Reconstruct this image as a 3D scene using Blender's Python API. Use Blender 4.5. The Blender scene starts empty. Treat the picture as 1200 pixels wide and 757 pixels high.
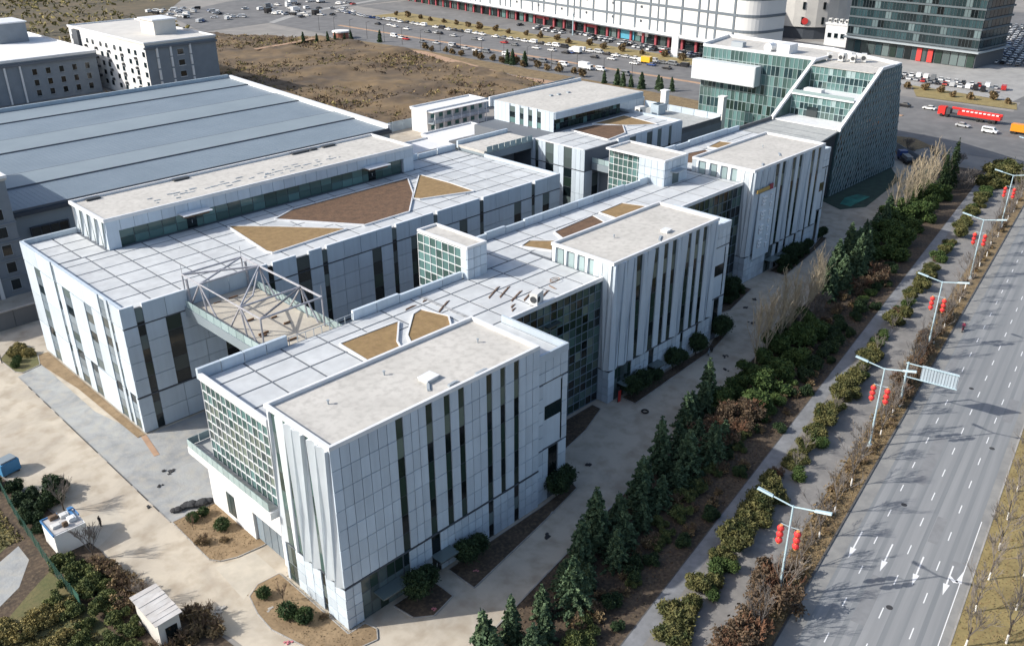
import bpy, math, random
import numpy as np
from mathutils import Vector, Matrix
random.seed(7); rng = np.random.default_rng(7)
D = bpy.data; SC = bpy.context.scene; COL = SC.collection
R = math.radians
# ------------------------------------------------------------------ camera
cam = D.objects.new('camera', D.cameras.new('camera')); COL.objects.link(cam)
cam.data.sensor_width = 36.0; cam.data.lens = 1048.0606 / 1200 * 36
cam.data.clip_start = 1.0; cam.data.clip_end = 20000
def cam_matrix(pos, yaw, pitch, roll):
    cy, sy, cp, sp = math.cos(yaw), math.sin(yaw), math.cos(pitch), math.sin(pitch)
    f = Vector((cy*cp, sy*cp, -sp)); r = Vector((sy, -cy, 0)); u = r.cross(f)
    cr, sr = math.cos(roll), math.sin(roll)
    r2 = cr*r + sr*u; u2 = -sr*r + cr*u
    m = Matrix(((r2.x, u2.x, -f.x, pos[0]), (r2.y, u2.y, -f.y, pos[1]), (r2.z, u2.z, -f.z, pos[2]), (0, 0, 0, 1)))
    return m
cam.matrix_world = cam_matrix((-39.71556, -64.73204, 73.48927), 0.780171441, 0.452817254, -0.00378018)
SC.camera = cam
# ------------------------------------------------------------------ sky, sun, exposure
SUN_EL, SUN_DIR = 32.5, (-0.815, 0.58)          # height, horizontal direction towards the sun
w = D.worlds.new('World'); SC.world = w; w.use_nodes = True
nt = w.node_tree; sky = nt.nodes.new('ShaderNodeTexSky'); sky.sky_type = 'NISHITA'; sky.sun_disc = False
sky.sun_elevation = R(SUN_EL); sky.sun_rotation = math.atan2(SUN_DIR[0], SUN_DIR[1])
sky.air_density = 1.0; sky.dust_density = 2.5; sky.ozone_density = 1.2
bg = nt.nodes['Background']; bg.inputs['Strength'].default_value = 0.15
nt.links.new(sky.outputs[0], bg.inputs[0])
sl = D.lights.new('sun', 'SUN'); sl.energy = 4.3; sl.angle = R(0.53); sl.color = (1.0, 0.96, 0.895)
sun = D.objects.new('sun', sl); COL.objects.link(sun)
hd = Vector((SUN_DIR[0], SUN_DIR[1], 0)).normalized() * math.cos(R(SUN_EL)); hd.z = math.sin(R(SUN_EL))
sun.rotation_euler = hd.to_track_quat('Z', 'Y').to_euler(); sun.location = (-60, 60, 120)
SC.view_settings.view_transform = 'Standard'; SC.view_settings.look = 'None'
SC.view_settings.exposure = 0.28; SC.view_settings.gamma = 1.0
SC.cycles.max_bounces = 6; SC.cycles.diffuse_bounces = 3; SC.cycles.glossy_bounces = 3
SC.cycles.transparent_max_bounces = 6; SC.cycles.use_adaptive_sampling = True
# ------------------------------------------------------------------ materials
M = {}
def mat(name, col, rough=0.7, var=0.0, scale=0.3, col2=None, bump=0.0, bscale=3.0, metal=0.0, spec=0.5, obj_var=0.0,
        detail=6.0, wave=None, dist=0.0, contrast=(0.35, 0.65), stretch=None, emit=None, fine=0.0, fscale=4.0, fcol=None, streak=0.0):
    """colour with a noise blend to col2, object-to-object variation, fine speckle and bump relief"""
    m = D.materials.new(name); m.use_nodes = True; n = m.node_tree.nodes; l = m.node_tree.links
    b = n['Principled BSDF']
    b.inputs['Base Color'].default_value = (*col, 1); b.inputs['Roughness'].default_value = rough
    b.inputs['Metallic'].default_value = metal; b.inputs['Specular IOR Level'].default_value = spec
    geo = n.new('ShaderNodeNewGeometry'); vec = geo.outputs['Position']
    if stretch:
        m0 = n.new('ShaderNodeMapping'); m0.inputs['Rotation'].default_value = (0, 0, stretch[3])
        mp = n.new('ShaderNodeMapping'); mp.inputs['Scale'].default_value = stretch[:3]
        l.new(vec, m0.inputs['Vector']); l.new(m0.outputs[0], mp.inputs['Vector']); vec = mp.outputs[0]
    out = None
    if col2 is not None or var:
        nz = n.new('ShaderNodeTexNoise'); nz.inputs['Scale'].default_value = scale; nz.inputs['Detail'].default_value = detail
        nz.inputs['Roughness'].default_value = 0.62; nz.inputs['Distortion'].default_value = dist
        l.new(vec, nz.inputs['Vector'])
        rp = n.new('ShaderNodeValToRGB'); c2 = col2 or tuple(c*(1-var) for c in col)
        rp.color_ramp.elements[0].position = contrast[0]; rp.color_ramp.elements[1].position = contrast[1]
        rp.color_ramp.elements[0].color = (*c2, 1); rp.color_ramp.elements[1].color = (*col, 1)
        l.new(nz.outputs['Fac'], rp.inputs['Fac']); out = rp.outputs['Color']
    if fine:
        n2 = n.new('ShaderNodeTexNoise'); n2.inputs['Scale'].default_value = fscale; n2.inputs['Detail'].default_value = 3
        l.new(vec, n2.inputs['Vector'])
        r2 = n.new('ShaderNodeMapRange'); r2.inputs[1].default_value = 0.45; r2.inputs[2].default_value = 0.75; r2.inputs[3].default_value = 0; r2.inputs[4].default_value = fine
        l.new(n2.outputs['Fac'], r2.inputs[0])
        mx = n.new('ShaderNodeMix'); mx.data_type = 'RGBA'; l.new(r2.outputs[0], mx.inputs[0])
        if out: l.new(out, mx.inputs[6])
        else: mx.inputs[6].default_value = (*col, 1)
        mx.inputs[7].default_value = (*(fcol or tuple(c*0.5 for c in col)), 1); out = mx.outputs[2]
    if streak:
        ms = n.new('ShaderNodeMapping'); ms.inputs['Scale'].default_value = (1.6, 1.6, .07); l.new(geo.outputs['Position'], ms.inputs['Vector'])
        ns = n.new('ShaderNodeTexNoise'); ns.inputs['Scale'].default_value = 1.0; ns.inputs['Detail'].default_value = 5; l.new(ms.outputs[0], ns.inputs['Vector'])
        rs = n.new('ShaderNodeMapRange'); rs.inputs[1].default_value = .42; rs.inputs[2].default_value = .72; rs.inputs[3].default_value = 0; rs.inputs[4].default_value = streak; l.new(ns.outputs['Fac'], rs.inputs[0])
        xs = n.new('ShaderNodeMix'); xs.data_type = 'RGBA'; l.new(rs.outputs[0], xs.inputs[0])
        if out: l.new(out, xs.inputs[6])
        else: xs.inputs[6].default_value = (*col, 1)
        xs.inputs[7].default_value = (*(c*.55 for c in col), 1); out = xs.outputs[2]
    if obj_var:
        oi = n.new('ShaderNodeObjectInfo'); mr = n.new('ShaderNodeMapRange')
        mr.inputs[3].default_value = 1-obj_var; mr.inputs[4].default_value = 1.0
        l.new(oi.outputs['Random'], mr.inputs[0])
        vm = n.new('ShaderNodeVectorMath'); vm.operation = 'SCALE'
        if out: l.new(out, vm.inputs[0])
        else: vm.inputs[0].default_value = col
        l.new(mr.outputs[0], vm.inputs['Scale']); out = vm.outputs[0]
    if out: l.new(out, b.inputs['Base Color'])
    h = None
    if bump:
        bz = n.new('ShaderNodeTexNoise'); bz.inputs['Scale'].default_value = bscale; bz.inputs['Detail'].default_value = 5
        l.new(vec, bz.inputs['Vector']); h = bz.outputs['Fac']
    if wave:
        wv = n.new('ShaderNodeTexWave'); wv.bands_direction = wave[0]; wv.inputs['Scale'].default_value = wave[1]
        l.new(geo.outputs['Position'], wv.inputs['Vector']); h = wv.outputs['Fac']; bump = wave[2]
    if h is not None:
        bp = n.new('ShaderNodeBump'); bp.inputs['Strength'].default_value = min(1.0, bump); bp.inputs['Distance'].default_value = 0.08
        l.new(h, bp.inputs['Height']); l.new(bp.outputs[0], b.inputs['Normal'])
    if emit: b.inputs['Emission Color'].default_value = (*emit, 1); b.inputs['Emission Strength'].default_value = 1
    M[name] = m; return m
mat('panel_white', (.59, .675, .75), .45, var=.10, scale=.15, obj_var=.2, bump=.05, bscale=.8, streak=.22)
mat('panel_groove', (.51, .60, .68), .5, var=.10, scale=.15, obj_var=.12, streak=.2, wave=('Z', 1.95, .25))
mat('panel_rib', (.575, .66, .74), .45, var=.10, scale=.2, obj_var=.14, streak=.22)
mat('fin_white', (.68, .735, .77), .5, var=.08, scale=.3, obj_var=.08, streak=.15)
mat('joint', (.13, .145, .165), .8)
mat('joint_dark', (.06, .07, .085), .7)
mat('coping', (0.725, 0.735, 0.744), .5, var=.12, scale=.6)
mat('screed', (0.555, 0.533, 0.49), .9, col2=(0.46, 0.442, 0.405), scale=.16, bump=.2, bscale=2, contrast=(.3, .62), fine=.6, fscale=1.1, fcol=(0.336, 0.320, 0.292))
mat('screed_grey', (.45, .46, .44), .9, col2=(.36, .37, .36), scale=.3, fine=.4, fscale=1.5)
mat('tile', (.595, .615, .62), .8, col2=(.50, .52, .53), scale=.3, obj_var=.10, fine=.5, fscale=.7, fcol=(.43, .44, .445))
mat('tile_joint', (.40, .41, .415), .85, var=.3, scale=.8)
mat('planter_brown', (.155, .088, .05), .95, col2=(.085, .05, .03), scale=.8, bump=.6, bscale=4, fine=.5, fscale=3, fcol=(.2, .13, .08))
mat('planter_tan', (.30, .20, .095), .95, col2=(.215, .14, .065), scale=.9, bump=.6, bscale=4, fine=.4, fscale=3, fcol=(.22, .16, .05))
mat('glass_dark', (.012, .022, .026), .08, obj_var=.7, spec=.6)
mat('glass_grey', (.13, .17, .17), .15, obj_var=.6, spec=.5)
mat('glass_green', (.08, .14, .13), .10, obj_var=.45, spec=.6)
mat('glass_teal', (.13, .235, .23), .12, obj_var=.35, spec=.6)
mat('glass_olive', (.03, .055, .045), .10, obj_var=.5, spec=.5)
mat('glass_pale', (.34, .44, .445), .2, obj_var=.25, spec=.5)
mat('glass_moss', (.15, .19, .16), .15, obj_var=.35, spec=.5)
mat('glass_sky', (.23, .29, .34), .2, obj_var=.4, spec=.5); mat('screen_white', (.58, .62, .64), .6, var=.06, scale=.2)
mat('frame_white', (.72, .74, .75), .5)
mat('frame_grey', (.33, .37, .40), .5)
mat('steel', (.40, .40, .43), .5, var=.3, scale=1.5)
mat('metal_blue', (0.189, 0.234, 0.276), .5, col2=(0.164, 0.206, 0.245), scale=.08, wave=('X', 1.6, .18), obj_var=.03)
mat('metal_pale', (0.245, 0.292, 0.320), .5, col2=(0.216, 0.259, 0.288), scale=.08, obj_var=.03)
mat('sheet_blue', (.42, .50, .56), .55, var=.15, scale=.5, wave=('X', 3, .3))
mat('concrete', (.51, .455, .37), .92, col2=(.36, .32, .265), scale=.11, contrast=(.3, .58), dist=.8, bump=.25, bscale=1.6, fine=.75, fscale=.42, fcol=(.31, .255, .19), detail=9)
mat('concrete_new', (.52, .475, .395), .92, col2=(.42, .385, .325), scale=.3, fine=.4, fscale=.8, fcol=(.36, .32, .26))
mat('paving_grey', (.36, .37, .365), .9, col2=(.245, .255, .26), scale=.20, contrast=(.32, .62), dist=1.0, fine=.7, fscale=.7, fcol=(.40, .38, .33), bump=.4, bscale=3)
mat('asphalt', (.295, .30, .302), .85, col2=(.205, .214, .22), scale=.42, stretch=(.035, 1, 1, R(-9.7)), contrast=(.34, .68), fine=.4, fscale=1.0, fcol=(.21, .217, .222))
mat('asphalt_far', (.168, .166, .164), .88, col2=(.125, .124, .124), scale=.05, fine=.5, fscale=.2, fcol=(.22, .215, .21), detail=9)
mat('asphalt_patch', (.235, .24, .245), .9, var=.15, scale=.8); mat('asphalt_worn', (0.234, 0.242, 0.246), .8, col2=(0.183, 0.195, 0.203), scale=.9, stretch=(.03, 1, 1, R(-9.7)))
mat('road_edge', (0.281, 0.276, 0.259), .9, col2=(0.204, 0.204, 0.200), scale=.4)
mat('paint_white', (.60, .61, .60), .7, col2=(.34, .35, .35), scale=2.6, contrast=(.38, .6))
mat('sidewalk', (.255, .243, .228), .9, col2=(.18, .172, .162), scale=.35, fine=.5, fscale=1.2, fcol=(.16, .155, .15))
mat('path_grey', (.25, .255, .265), .9, col2=(.18, .185, .19), scale=.4, fine=.4, fscale=1.5)
mat('kerb', (.42, .40, .37), .9, var=.25, scale=.7, obj_var=.2)
mat('kerb_dark', (.13, .125, .12), .9, var=.4, scale=1.2, obj_var=.3)
mat('soil', (.088, .062, .042), .97, col2=(.045, .034, .025), scale=.35, bump=.8, bscale=2.5, fine=.6, fscale=2.2, fcol=(.19, .14, .085))
mat('verge', (.23, .165, .085), .97, col2=(.13, .09, .05), scale=.4, bump=.8, bscale=3, fine=.6, fscale=2.0, fcol=(.30, .23, .12))
mat('lawn_dry', (.30, .235, .10), .97, col2=(.215, .165, .07), scale=.35, bump=.6, bscale=4, fine=.4, fscale=2.5, fcol=(.17, .15, .06))
mat('lawn_green', (.11, .115, .045), .97, col2=(.17, .14, .065), scale=.3, bump=.6, bscale=3, fine=.5, fscale=2.5, fcol=(.06, .075, .03))
mat('bed', (.30, .215, .125), .97, col2=(.20, .14, .08), scale=.5, bump=.5, bscale=3, fine=.4, fscale=2.5, fcol=(.13, .095, .055))
mat('field', (.205, .14, .072), .97, col2=(.08, .057, .038), scale=.04, contrast=(.38, .62), bump=.9, bscale=.9, fine=.7, fscale=.22, fcol=(.11, .08, .05), detail=10)
mat('dirt', (.44, .29, .19), .95, col2=(.36, .23, .15), scale=.2, fine=.4, fscale=.6)
mat('land', (.27, .255, .235), .95, col2=(.19, .18, .17), scale=.02, fine=.5, fscale=.12, fcol=(.33, .31, .28))
mat('scrub', (.16, .12, .07), .97, col2=(.08, .07, .045), scale=.04, fine=.6, fscale=.2, fcol=(.05, .05, .035))
mat('forecourt', (.36, .355, .34), .9, col2=(.29, .287, .278), scale=.1, fine=.4, fscale=.3)
mat('stone_dark', (.05, .052, .056), .9, col2=(.03, .03, .032), scale=1, bump=.8)
mat('green_net', (.04, .22, .17), .8, col2=(.02, .11, .09), scale=.4, bump=.5, bscale=1)
mat('green_weed', (.05, .085, .06), .95, col2=(.03, .05, .04), scale=.5, bump=.5)
mat('wall_grey', (.17, .175, .18), .85, var=.15, scale=.3, obj_var=.05)
mat('wall_dark', (.10, .105, .115), .8)
mat('wall_white', (.74, .74, .73), .8, var=.1, scale=.2)
mat('wall_cream', (.60, .58, .54), .85, var=.12, scale=.2)
mat('wall_slate', (.22, .25, .28), .8, var=.12, scale=.3)
mat('mall_white', (.66, .665, .66), .7, var=.06, scale=.1, obj_var=.05)
mat('mall_line', (.12, .145, .17), .7)
mat('office_glass', (.035, .07, .08), .12, obj_var=.6, spec=.5)
mat('office_light', (.13, .18, .19), .2, obj_var=.3); mat('lattice', (.26, .34, .38), .4); mat('skin_glass', (.10, .165, .175), .16, var=.5, scale=.12)
mat('office_eave', (.30, .34, .36), .6); mat('office_band', (.085, .11, .125), .6, var=.2, scale=.3)
mat('lamp_grey', (.42, .55, .60), .45)
mat('lantern_red', (.62, .035, .035), .6)
mat('lantern_band', (.75, .30, .10), .5)
mat('trunk', (.085, .065, .05), .95, var=.4, scale=4)
mat('trunk_white', (.72, .70, .66), .9)
mat('twig_brown', (.17, .115, .075), .95, var=.4, scale=2)
mat('twig_pale', (.46, .385, .27), .95, var=.4, scale=.9)
mat('twig_grey', (.21, .185, .165), .95, var=.3, scale=1.5)
mat('twig_red', (.235, .12, .07), .95, var=.4, scale=1.2)
def leafmat(name, c1, c2, rough=.75):
    m = D.materials.new(name); m.use_nodes = True; n = m.node_tree.nodes; l = m.node_tree.links
    b = n['Principled BSDF']; b.inputs['Roughness'].default_value = rough; b.inputs['Specular IOR Level'].default_value = .25
    tc = n.new('ShaderNodeTexCoord'); oi = n.new('ShaderNodeObjectInfo')
    nz = n.new('ShaderNodeTexNoise'); nz.inputs['Scale'].default_value = .9; nz.inputs['Detail'].default_value = 4
    ad = n.new('ShaderNodeVectorMath'); ad.operation = 'ADD'
    sc = n.new('ShaderNodeVectorMath'); sc.operation = 'SCALE'; sc.inputs[0].default_value = (37, 91, 13)
    l.new(oi.outputs['Random'], sc.inputs['Scale']); l.new(tc.outputs['Object'], ad.inputs[0]); l.new(sc.outputs[0], ad.inputs[1])
    l.new(ad.outputs[0], nz.inputs['Vector'])
    rp = n.new('ShaderNodeValToRGB'); rp.color_ramp.elements[0].position = .34; rp.color_ramp.elements[1].position = .66
    rp.color_ramp.elements[0].color = (*c1, 1); rp.color_ramp.elements[1].color = (*c2, 1)
    l.new(nz.outputs['Fac'], rp.inputs['Fac']); l.new(rp.outputs[0], b.inputs['Base Color'])
    b.inputs['Subsurface Weight'].default_value = 0
    M[name] = m
leafmat('leaf_conifer', (.035, .068, .038), (.12, .175, .09))
leafmat('leaf_dark', (.016, .034, .016), (.048, .078, .030))
leafmat('leaf_mid', (.045, .07, .025), (.15, .165, .055))
leafmat('leaf_green', (.032, .062, .018), (.085, .125, .036))
leafmat('leaf_yellow', (.042, .058, .02), (.17, .155, .058))
leafmat('leaf_rust', (.065, .05, .034), (.165, .112, .07))
leafmat('leaf_dry', (.10, .075, .042), (.29, .205, .105))
leafmat('leaf_weed', (.085, .085, .03), (.31, .25, .095))
leafmat('leaf_round', (.022, .045, .016), (.062, .095, .030))
def carpaint(name, c):
    m = mat(name, c, .3, spec=.5); return m
for nme, c in dict(white=(.78, .78, .77), silver=(.45, .46, .47), black=(.02, .02, .024), blue=(.03, .07, .22), red=(.42, .03, .03), grey=(.16, .17, .18), orange=(.75, .27, .02), fire=(.62, .035, .03), yellow=(.72, .40, .03)).items(): carpaint('paint_'+nme, c)
mat('tyre', (.018, .018, .018), .9); mat('car_glass', (.015, .02, .025), .1)
mat('skin', (.45, .28, .2), .6); mat('cloth_black', (.015, .015, .018), .9); mat('cloth_maroon', (.16, .02, .05), .9)
mat('ac_white', (.62, .62, .60), .5); mat('ac_dark', (.05, .055, .06), .7); mat('rail_dark', (.05, .05, .055), .6)
mat('blue_trim', (.06, .19, .40), .5); mat('tin', (.52, .51, .50), .55, col2=(.42, .40, .38), scale=.7, bump=.2)
mat('wood', (.27, .15, .08), .9, var=.4, scale=3); mat('red_brick', (.33, .13, .09), .9, var=.3, scale=2)
mat('red_paint', (.55, .04, .035), .5); mat('gold', (.45, .30, .09), .5); mat('glyph', (.80, .83, .86), .5)
mat('red_column', (.27, .045, .06), .7); mat('shop_blue', (.07, .30, .42), .5); mat('shop_teal', (.05, .16, .15), .4)
mat('green_fence', (.02, .085, .06), .7); mat('rubble', (.42, .40, .37), .95, var=.3, scale=1.5, bump=.6); mat('cobalt', (.05, .22, .42), .5)
mat('pink', (.5, .18, .2), .8)
# ------------------------------------------------------------------ helpers
TH = R(9.7); CT, ST_ = math.cos(TH), math.sin(TH)
def rd(s, t): return (CT*s - ST_*t, ST_*s + CT*t)      # road frame -> world
def tag(o, label=None, cat=None, group=None, kind=None):
    if label: o['label'] = label
    if cat: o['category'] = cat
    if group: o['group'] = group
    if kind: o['kind'] = kind
    return o
class Root:
    """a thing: an Empty at its base; children are given in world coordinates (rot 0) or in local ones (local=True)"""
    def __init__(s, name, label, cat, loc=(0, 0, 0), rot=0.0, group=None, local=False):
        o = D.objects.new(name, None); COL.objects.link(o); o.location = loc; o.rotation_euler = (0, 0, rot)
        o.empty_display_size = .5
        s.o = tag(o, label, cat, group); s.off = Vector((0, 0, 0)) if local else Vector(loc)
_cube = {}
CV = [(-.5, -.5, -.5), (.5, -.5, -.5), (.5, .5, -.5), (-.5, .5, -.5), (-.5, -.5, .5), (.5, -.5, .5), (.5, .5, .5), (-.5, .5, .5)]
CF = [(0, 3, 2, 1), (4, 5, 6, 7), (0, 1, 5, 4), (1, 2, 6, 5), (2, 3, 7, 6), (3, 0, 4, 7)]
def cube(m):
    if m not in _cube:
        me = D.meshes.new('box_' + m); me.from_pydata(CV, [], CF); me.materials.append(M[m]); _cube[m] = me
    return _cube[m]
def attach(o, par):
    """par: Root or ('part object') -> parent keeping coordinates relative to the root"""
    if par is None: return
    if isinstance(par, Root): o.parent = par.o; return
    o.parent = par
    o.matrix_parent_inverse = (Matrix.Translation(par.location) @ par.rotation_euler.to_matrix().to_4x4() @ Matrix.Diagonal((*par.scale, 1))).inverted()
def box(T, name, x0, x1, y0, y1, z0, z1, m, sub=None, kind=None, rot=None):
    o = D.objects.new(name, cube(m)); COL.objects.link(o)
    off = T.off if T else Vector((0, 0, 0))
    o.location = Vector(((x0+x1)/2, (y0+y1)/2, (z0+z1)/2)) - off; o.scale = (abs(x1-x0), abs(y1-y0), abs(z1-z0))
    if rot: o.rotation_euler = rot
    attach(o, sub if sub is not None else T)
    if kind: o['kind'] = kind
    return o
def mesh(T, name, vs, fs, mats, sub=None, idx=None, kind=None, smooth=False, data=None, loc=None):
    if data is None:
        off = T.off if T else Vector((0, 0, 0))
        me = D.meshes.new(name); me.from_pydata([tuple(Vector(v)-off) for v in vs] if T and off.length else [tuple(v) for v in vs], [], fs)
        for q in ([mats] if isinstance(mats, str) else mats): me.materials.append(M[q])
        if idx is not None: me.polygons.foreach_set('material_index', np.array(idx, dtype=np.int32))
        if smooth: me.polygons.foreach_set('use_smooth', np.ones(len(fs), dtype=bool))
    else: me = data
    o = D.objects.new(name, me); COL.objects.link(o)
    if loc is not None: o.location = loc
    attach(o, sub if sub is not None else T)
    if kind: o['kind'] = kind
    return o
class MB:
    def __init__(s): s.v = []; s.f = []; s.m = []
    def add(s, vs, fs, mi=0):
        n = len(s.v); s.v += [tuple(v) for v in vs]; s.f += [tuple(i+n for i in f) for f in fs]; s.m += [mi]*len(fs); return s
    def box(s, x0, x1, y0, y1, z0, z1, mi=0):
        return s.add([((x0+x1)/2+a*(x1-x0), (y0+y1)/2+b*(y1-y0), (z0+z1)/2+c*(z1-z0)) for a, b, c in CV], CF, mi)
    def bar(s, p, q, r, mi=0, r2=None, n=4):
        p, q = Vector(p), Vector(q); d = (q-p).normalized(); a = d.orthogonal().normalized(); b = d.cross(a); r2 = r if r2 is None else r2
        vs = []
        for c, rr in ((p, r), (q, r2)):
            vs += [c + (a*math.cos(2*math.pi*(k+.5)/n) + b*math.sin(2*math.pi*(k+.5)/n))*rr for k in range(n)]
        return s.add(vs, [(k, (k+1) % n, n+(k+1) % n, n+k) for k in range(n)] + [tuple(range(n))[::-1], tuple(range(n, 2*n))], mi)
    def prism(s, pts, z0, z1, mi=0, top=True, bottom=True):
        n = len(pts); vs = [(x, y, z0) for x, y in pts] + [(x, y, z1) for x, y in pts]
        fs = [(k, (k+1) % n, n+(k+1) % n, n+k) for k in range(n)]
        if top: fs.append(tuple(range(n, 2*n)))
        if bottom: fs.append(tuple(range(n))[::-1])
        return s.add(vs, fs, mi)
    def ball(s, c, rx, rz, mi=0, nu=8, nv=6):
        vs = []; fs = []
        for j in range(nv+1):
            th = math.pi*j/nv
            for i in range(nu):
                ph = 2*math.pi*i/nu; vs.append((c[0]+rx*math.sin(th)*math.cos(ph), c[1]+rx*math.sin(th)*math.sin(ph), c[2]+rz*math.cos(th)))
        for j in range(nv):
            for i in range(nu): fs.append((j*nu+i, (j+1)*nu+i, (j+1)*nu+(i+1) % nu, j*nu+(i+1) % nu))
        return s.add(vs, fs, mi)
    def make(s, T, name, mats, sub=None, kind=None, smooth=False):
        return mesh(T, name, s.v, s.f, mats, sub, s.m, kind, smooth)
def ccw(pts):
    a = sum(pts[i][0]*pts[(i+1) % len(pts)][1]-pts[(i+1) % len(pts)][0]*pts[i][1] for i in range(len(pts)))
    return pts if a > 0 else pts[::-1]
def sheet(name, pts, z, m):
    """a flat piece of ground"""
    pts = ccw(pts); o = mesh(None, name, [(x, y, z) for x, y in pts], [tuple(range(len(pts)))], m); o['kind'] = 'structure'; return o
def slab(T, name, pts, z0, z1, m, sub=None, kind=None):
    b = MB(); b.prism(ccw(pts), z0, z1); return b.make(T, name, m, sub, kind)
def copy_tree(root, loc, rot=0.0, scale=1.0, label=None, group=None):
    r = root.copy(); COL.objects.link(r); r.location = loc; r.rotation_euler = (0, 0, rot); r.scale = (scale,)*3 if not isinstance(scale, tuple) else scale
    if label: r['label'] = label
    if group: r['group'] = group
    for ch in root.children:
        c = ch.copy(); COL.objects.link(c); c.parent = r
        for g in ch.children:
            d = g.copy(); COL.objects.link(d); d.parent = c
    return r
# ---- facades ('x': runs along X at y=pos; 'y': runs along Y at x=pos; out = sign of the outward normal)
def fbox(T, name, ax, pos, out, a0, a1, z0, z1, d0, d1, m, sub=None, kind=None):
    p0, p1 = sorted((pos+out*d0, pos+out*d1))
    return box(T, name, a0, a1, p0, p1, z0, z1, m, sub, kind) if ax == 'x' else box(T, name, p0, p1, a0, a1, z0, z1, m, sub, kind)
def window_strip(T, ax, pos, out, c, w_, z0, z1, n, mats=('glass_dark', 'glass_grey'), frame='joint_dark', seq=None):
    f = fbox(T, 'window', ax, pos, out, c-w_/2, c+w_/2, z0, z1, -.05, .03, frame)
    h = (z1-z0)/n
    for k in range(n):
        mm = mats[(seq[k % len(seq)] if seq else k) % len(mats)]
        fbox(T, 'pane', ax, pos, out, c-w_/2+.05, c+w_/2-.05, z0+k*h+.06, z0+(k+1)*h-.04, .0, .06, mm, sub=f)
    return f
def panels(T, ax, pos, out, a0, a1, z0, z1, strips, pw, rows, m='panel_white', depth=.16, gap=.075):
    """cladding panels between the openings: strips = [(centre, width, z0, z1)]"""
    st = sorted(strips); zs = [z0+(z1-z0)*k/rows for k in range(rows+1)] if isinstance(rows, int) else rows
    for k in range(len(zs)-1):
        lo, hi = zs[k], zs[k+1]; e = a0; segs = []
        for c, w_, s0, s1 in st:
            if s0 < (lo+hi)/2 < s1: segs.append((e, c-w_/2)); e = c+w_/2
        segs.append((e, a1))
        for p, q in segs:
            if q-p < .12: continue
            n = max(1, round((q-p)/pw))
            for i in range(n):
                fbox(T, 'panel', ax, pos, out, p+(q-p)*i/n+gap/2, p+(q-p)*(i+1)/n-gap/2, lo+gap/2, hi-gap/2, .0, depth*(.88+.24*random.random()), m)
_pl = {}
def pleat(T, ax, pos, out, a0, a1, z0, z1, flip, depth, m='fin_white', lean=.44):
    """one folded cladding fin: the ridge runs from one side at the foot to the other side at the head"""
    key = (ax, out, flip, depth, m, lean)
    if key not in _pl:
        rb, rt = (.5-lean, .5+lean) if not flip else (.5+lean, .5-lean)
        P = [(0, 0, 0), (1, 0, 0), (rb, depth, 0), (0, 0, 1), (1, 0, 1), (rt, depth, 1)]
        V = [(a, out*d, z) if ax == 'x' else (out*d, a, z) for a, d, z in P]
        F = [(0, 2, 5, 3), (2, 1, 4, 5), (3, 5, 4), (0, 1, 2), (0, 3, 4, 1)]
        if (ax == 'x') == (out > 0): F = [f[::-1] for f in F]
        me = D.meshes.new('fin'); me.from_pydata(V, [], F); me.materials.append(M[m]); me.validate(); _pl[key] = me
    o = D.objects.new('fin', _pl[key]); COL.objects.link(o)
    o.location = (Vector((a0, pos, z0)) if ax == 'x' else Vector((pos, a0, z0))) - T.off
    o.scale = (a1-a0, 1, z1-z0) if ax == 'x' else (1, a1-a0, z1-z0); attach(o, T); return o
def tiles(T, x0, x1, y0, y1, px, py, z, m='tile', gap=.30, th=.05, holes=(), name='tile'):
    xs = np.arange(x0, x1-.3, px); ys = np.arange(y0, y1-.3, py)
    for a in xs:
        for b in ys:
            a1, b1 = min(a+px, x1), min(b+py, y1); cx, cy = (a+a1)/2, (b+b1)/2
            if any(h[0] < cx < h[1] and h[2] < cy < h[3] for h in holes): continue
            box(T, name, a+gap/2, a1-gap/2, b+gap/2, b1-gap/2, z, z+th*(.8+.4*random.random()), m)
def curtain(T, ax, pos, out, a0, a1, z0, z1, nc, nr, mats, frame='frame_white', fw=.10, name='pane', fd=.14, pick=None):
    """glass wall: separate panes and one frame grid"""
    b = MB(); cw, rh = (a1-a0)/nc, (z1-z0)/nr
    def bb(p, q, lo, hi):
        u, v = sorted((pos-out*.05, pos+out*fd))
        b.box(p, q, u, v, lo, hi) if ax == 'x' else b.box(u, v, p, q, lo, hi)
    for i in range(nc+1): bb(a0+i*cw-fw/2, a0+i*cw+fw/2, z0, z1)
    for j in range(nr+1):
        for i in range(nc): bb(a0+i*cw+fw/2, a0+(i+1)*cw-fw/2, z0+j*rh-fw/2, z0+j*rh+fw/2)
    b.make(T, 'mullion_grid', frame)
    for i in range(nc):
        for j in range(nr):
            mm = pick(i, j) if pick else random.choice(mats)
            fbox(T, name, ax, pos, out, a0+i*cw+fw/2, a0+(i+1)*cw-fw/2, z0+j*rh+fw/2, z0+(j+1)*rh-fw/2, -.04, .03, mm)
def parapet(T, x0, x1, y0, y1, z0, z1, t=.3, sides='wesn', m='panel_white', name='parapet'):
    """upstand along the named sides of a rectangle, butted at the corners"""
    if 's' in sides: box(T, name, x0, x1, y0, y0+t, z0, z1, m)
    if 'n' in sides: box(T, name, x0, x1, y1-t, y1, z0, z1, m)
    ya = y0+t if 's' in sides else y0; yb = y1-t if 'n' in sides else y1
    if 'w' in sides: box(T, name, x0, x0+t, ya, yb, z0, z1, m)
    if 'e' in sides: box(T, name, x1-t, x1, ya, yb, z0, z1, m)
def block_wall(T, x0, x1, y0, y1, z0, z1, m='joint', name='wall'):
    return box(T, name, x0, x1, y0, y1, z0, z1, m)
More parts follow.
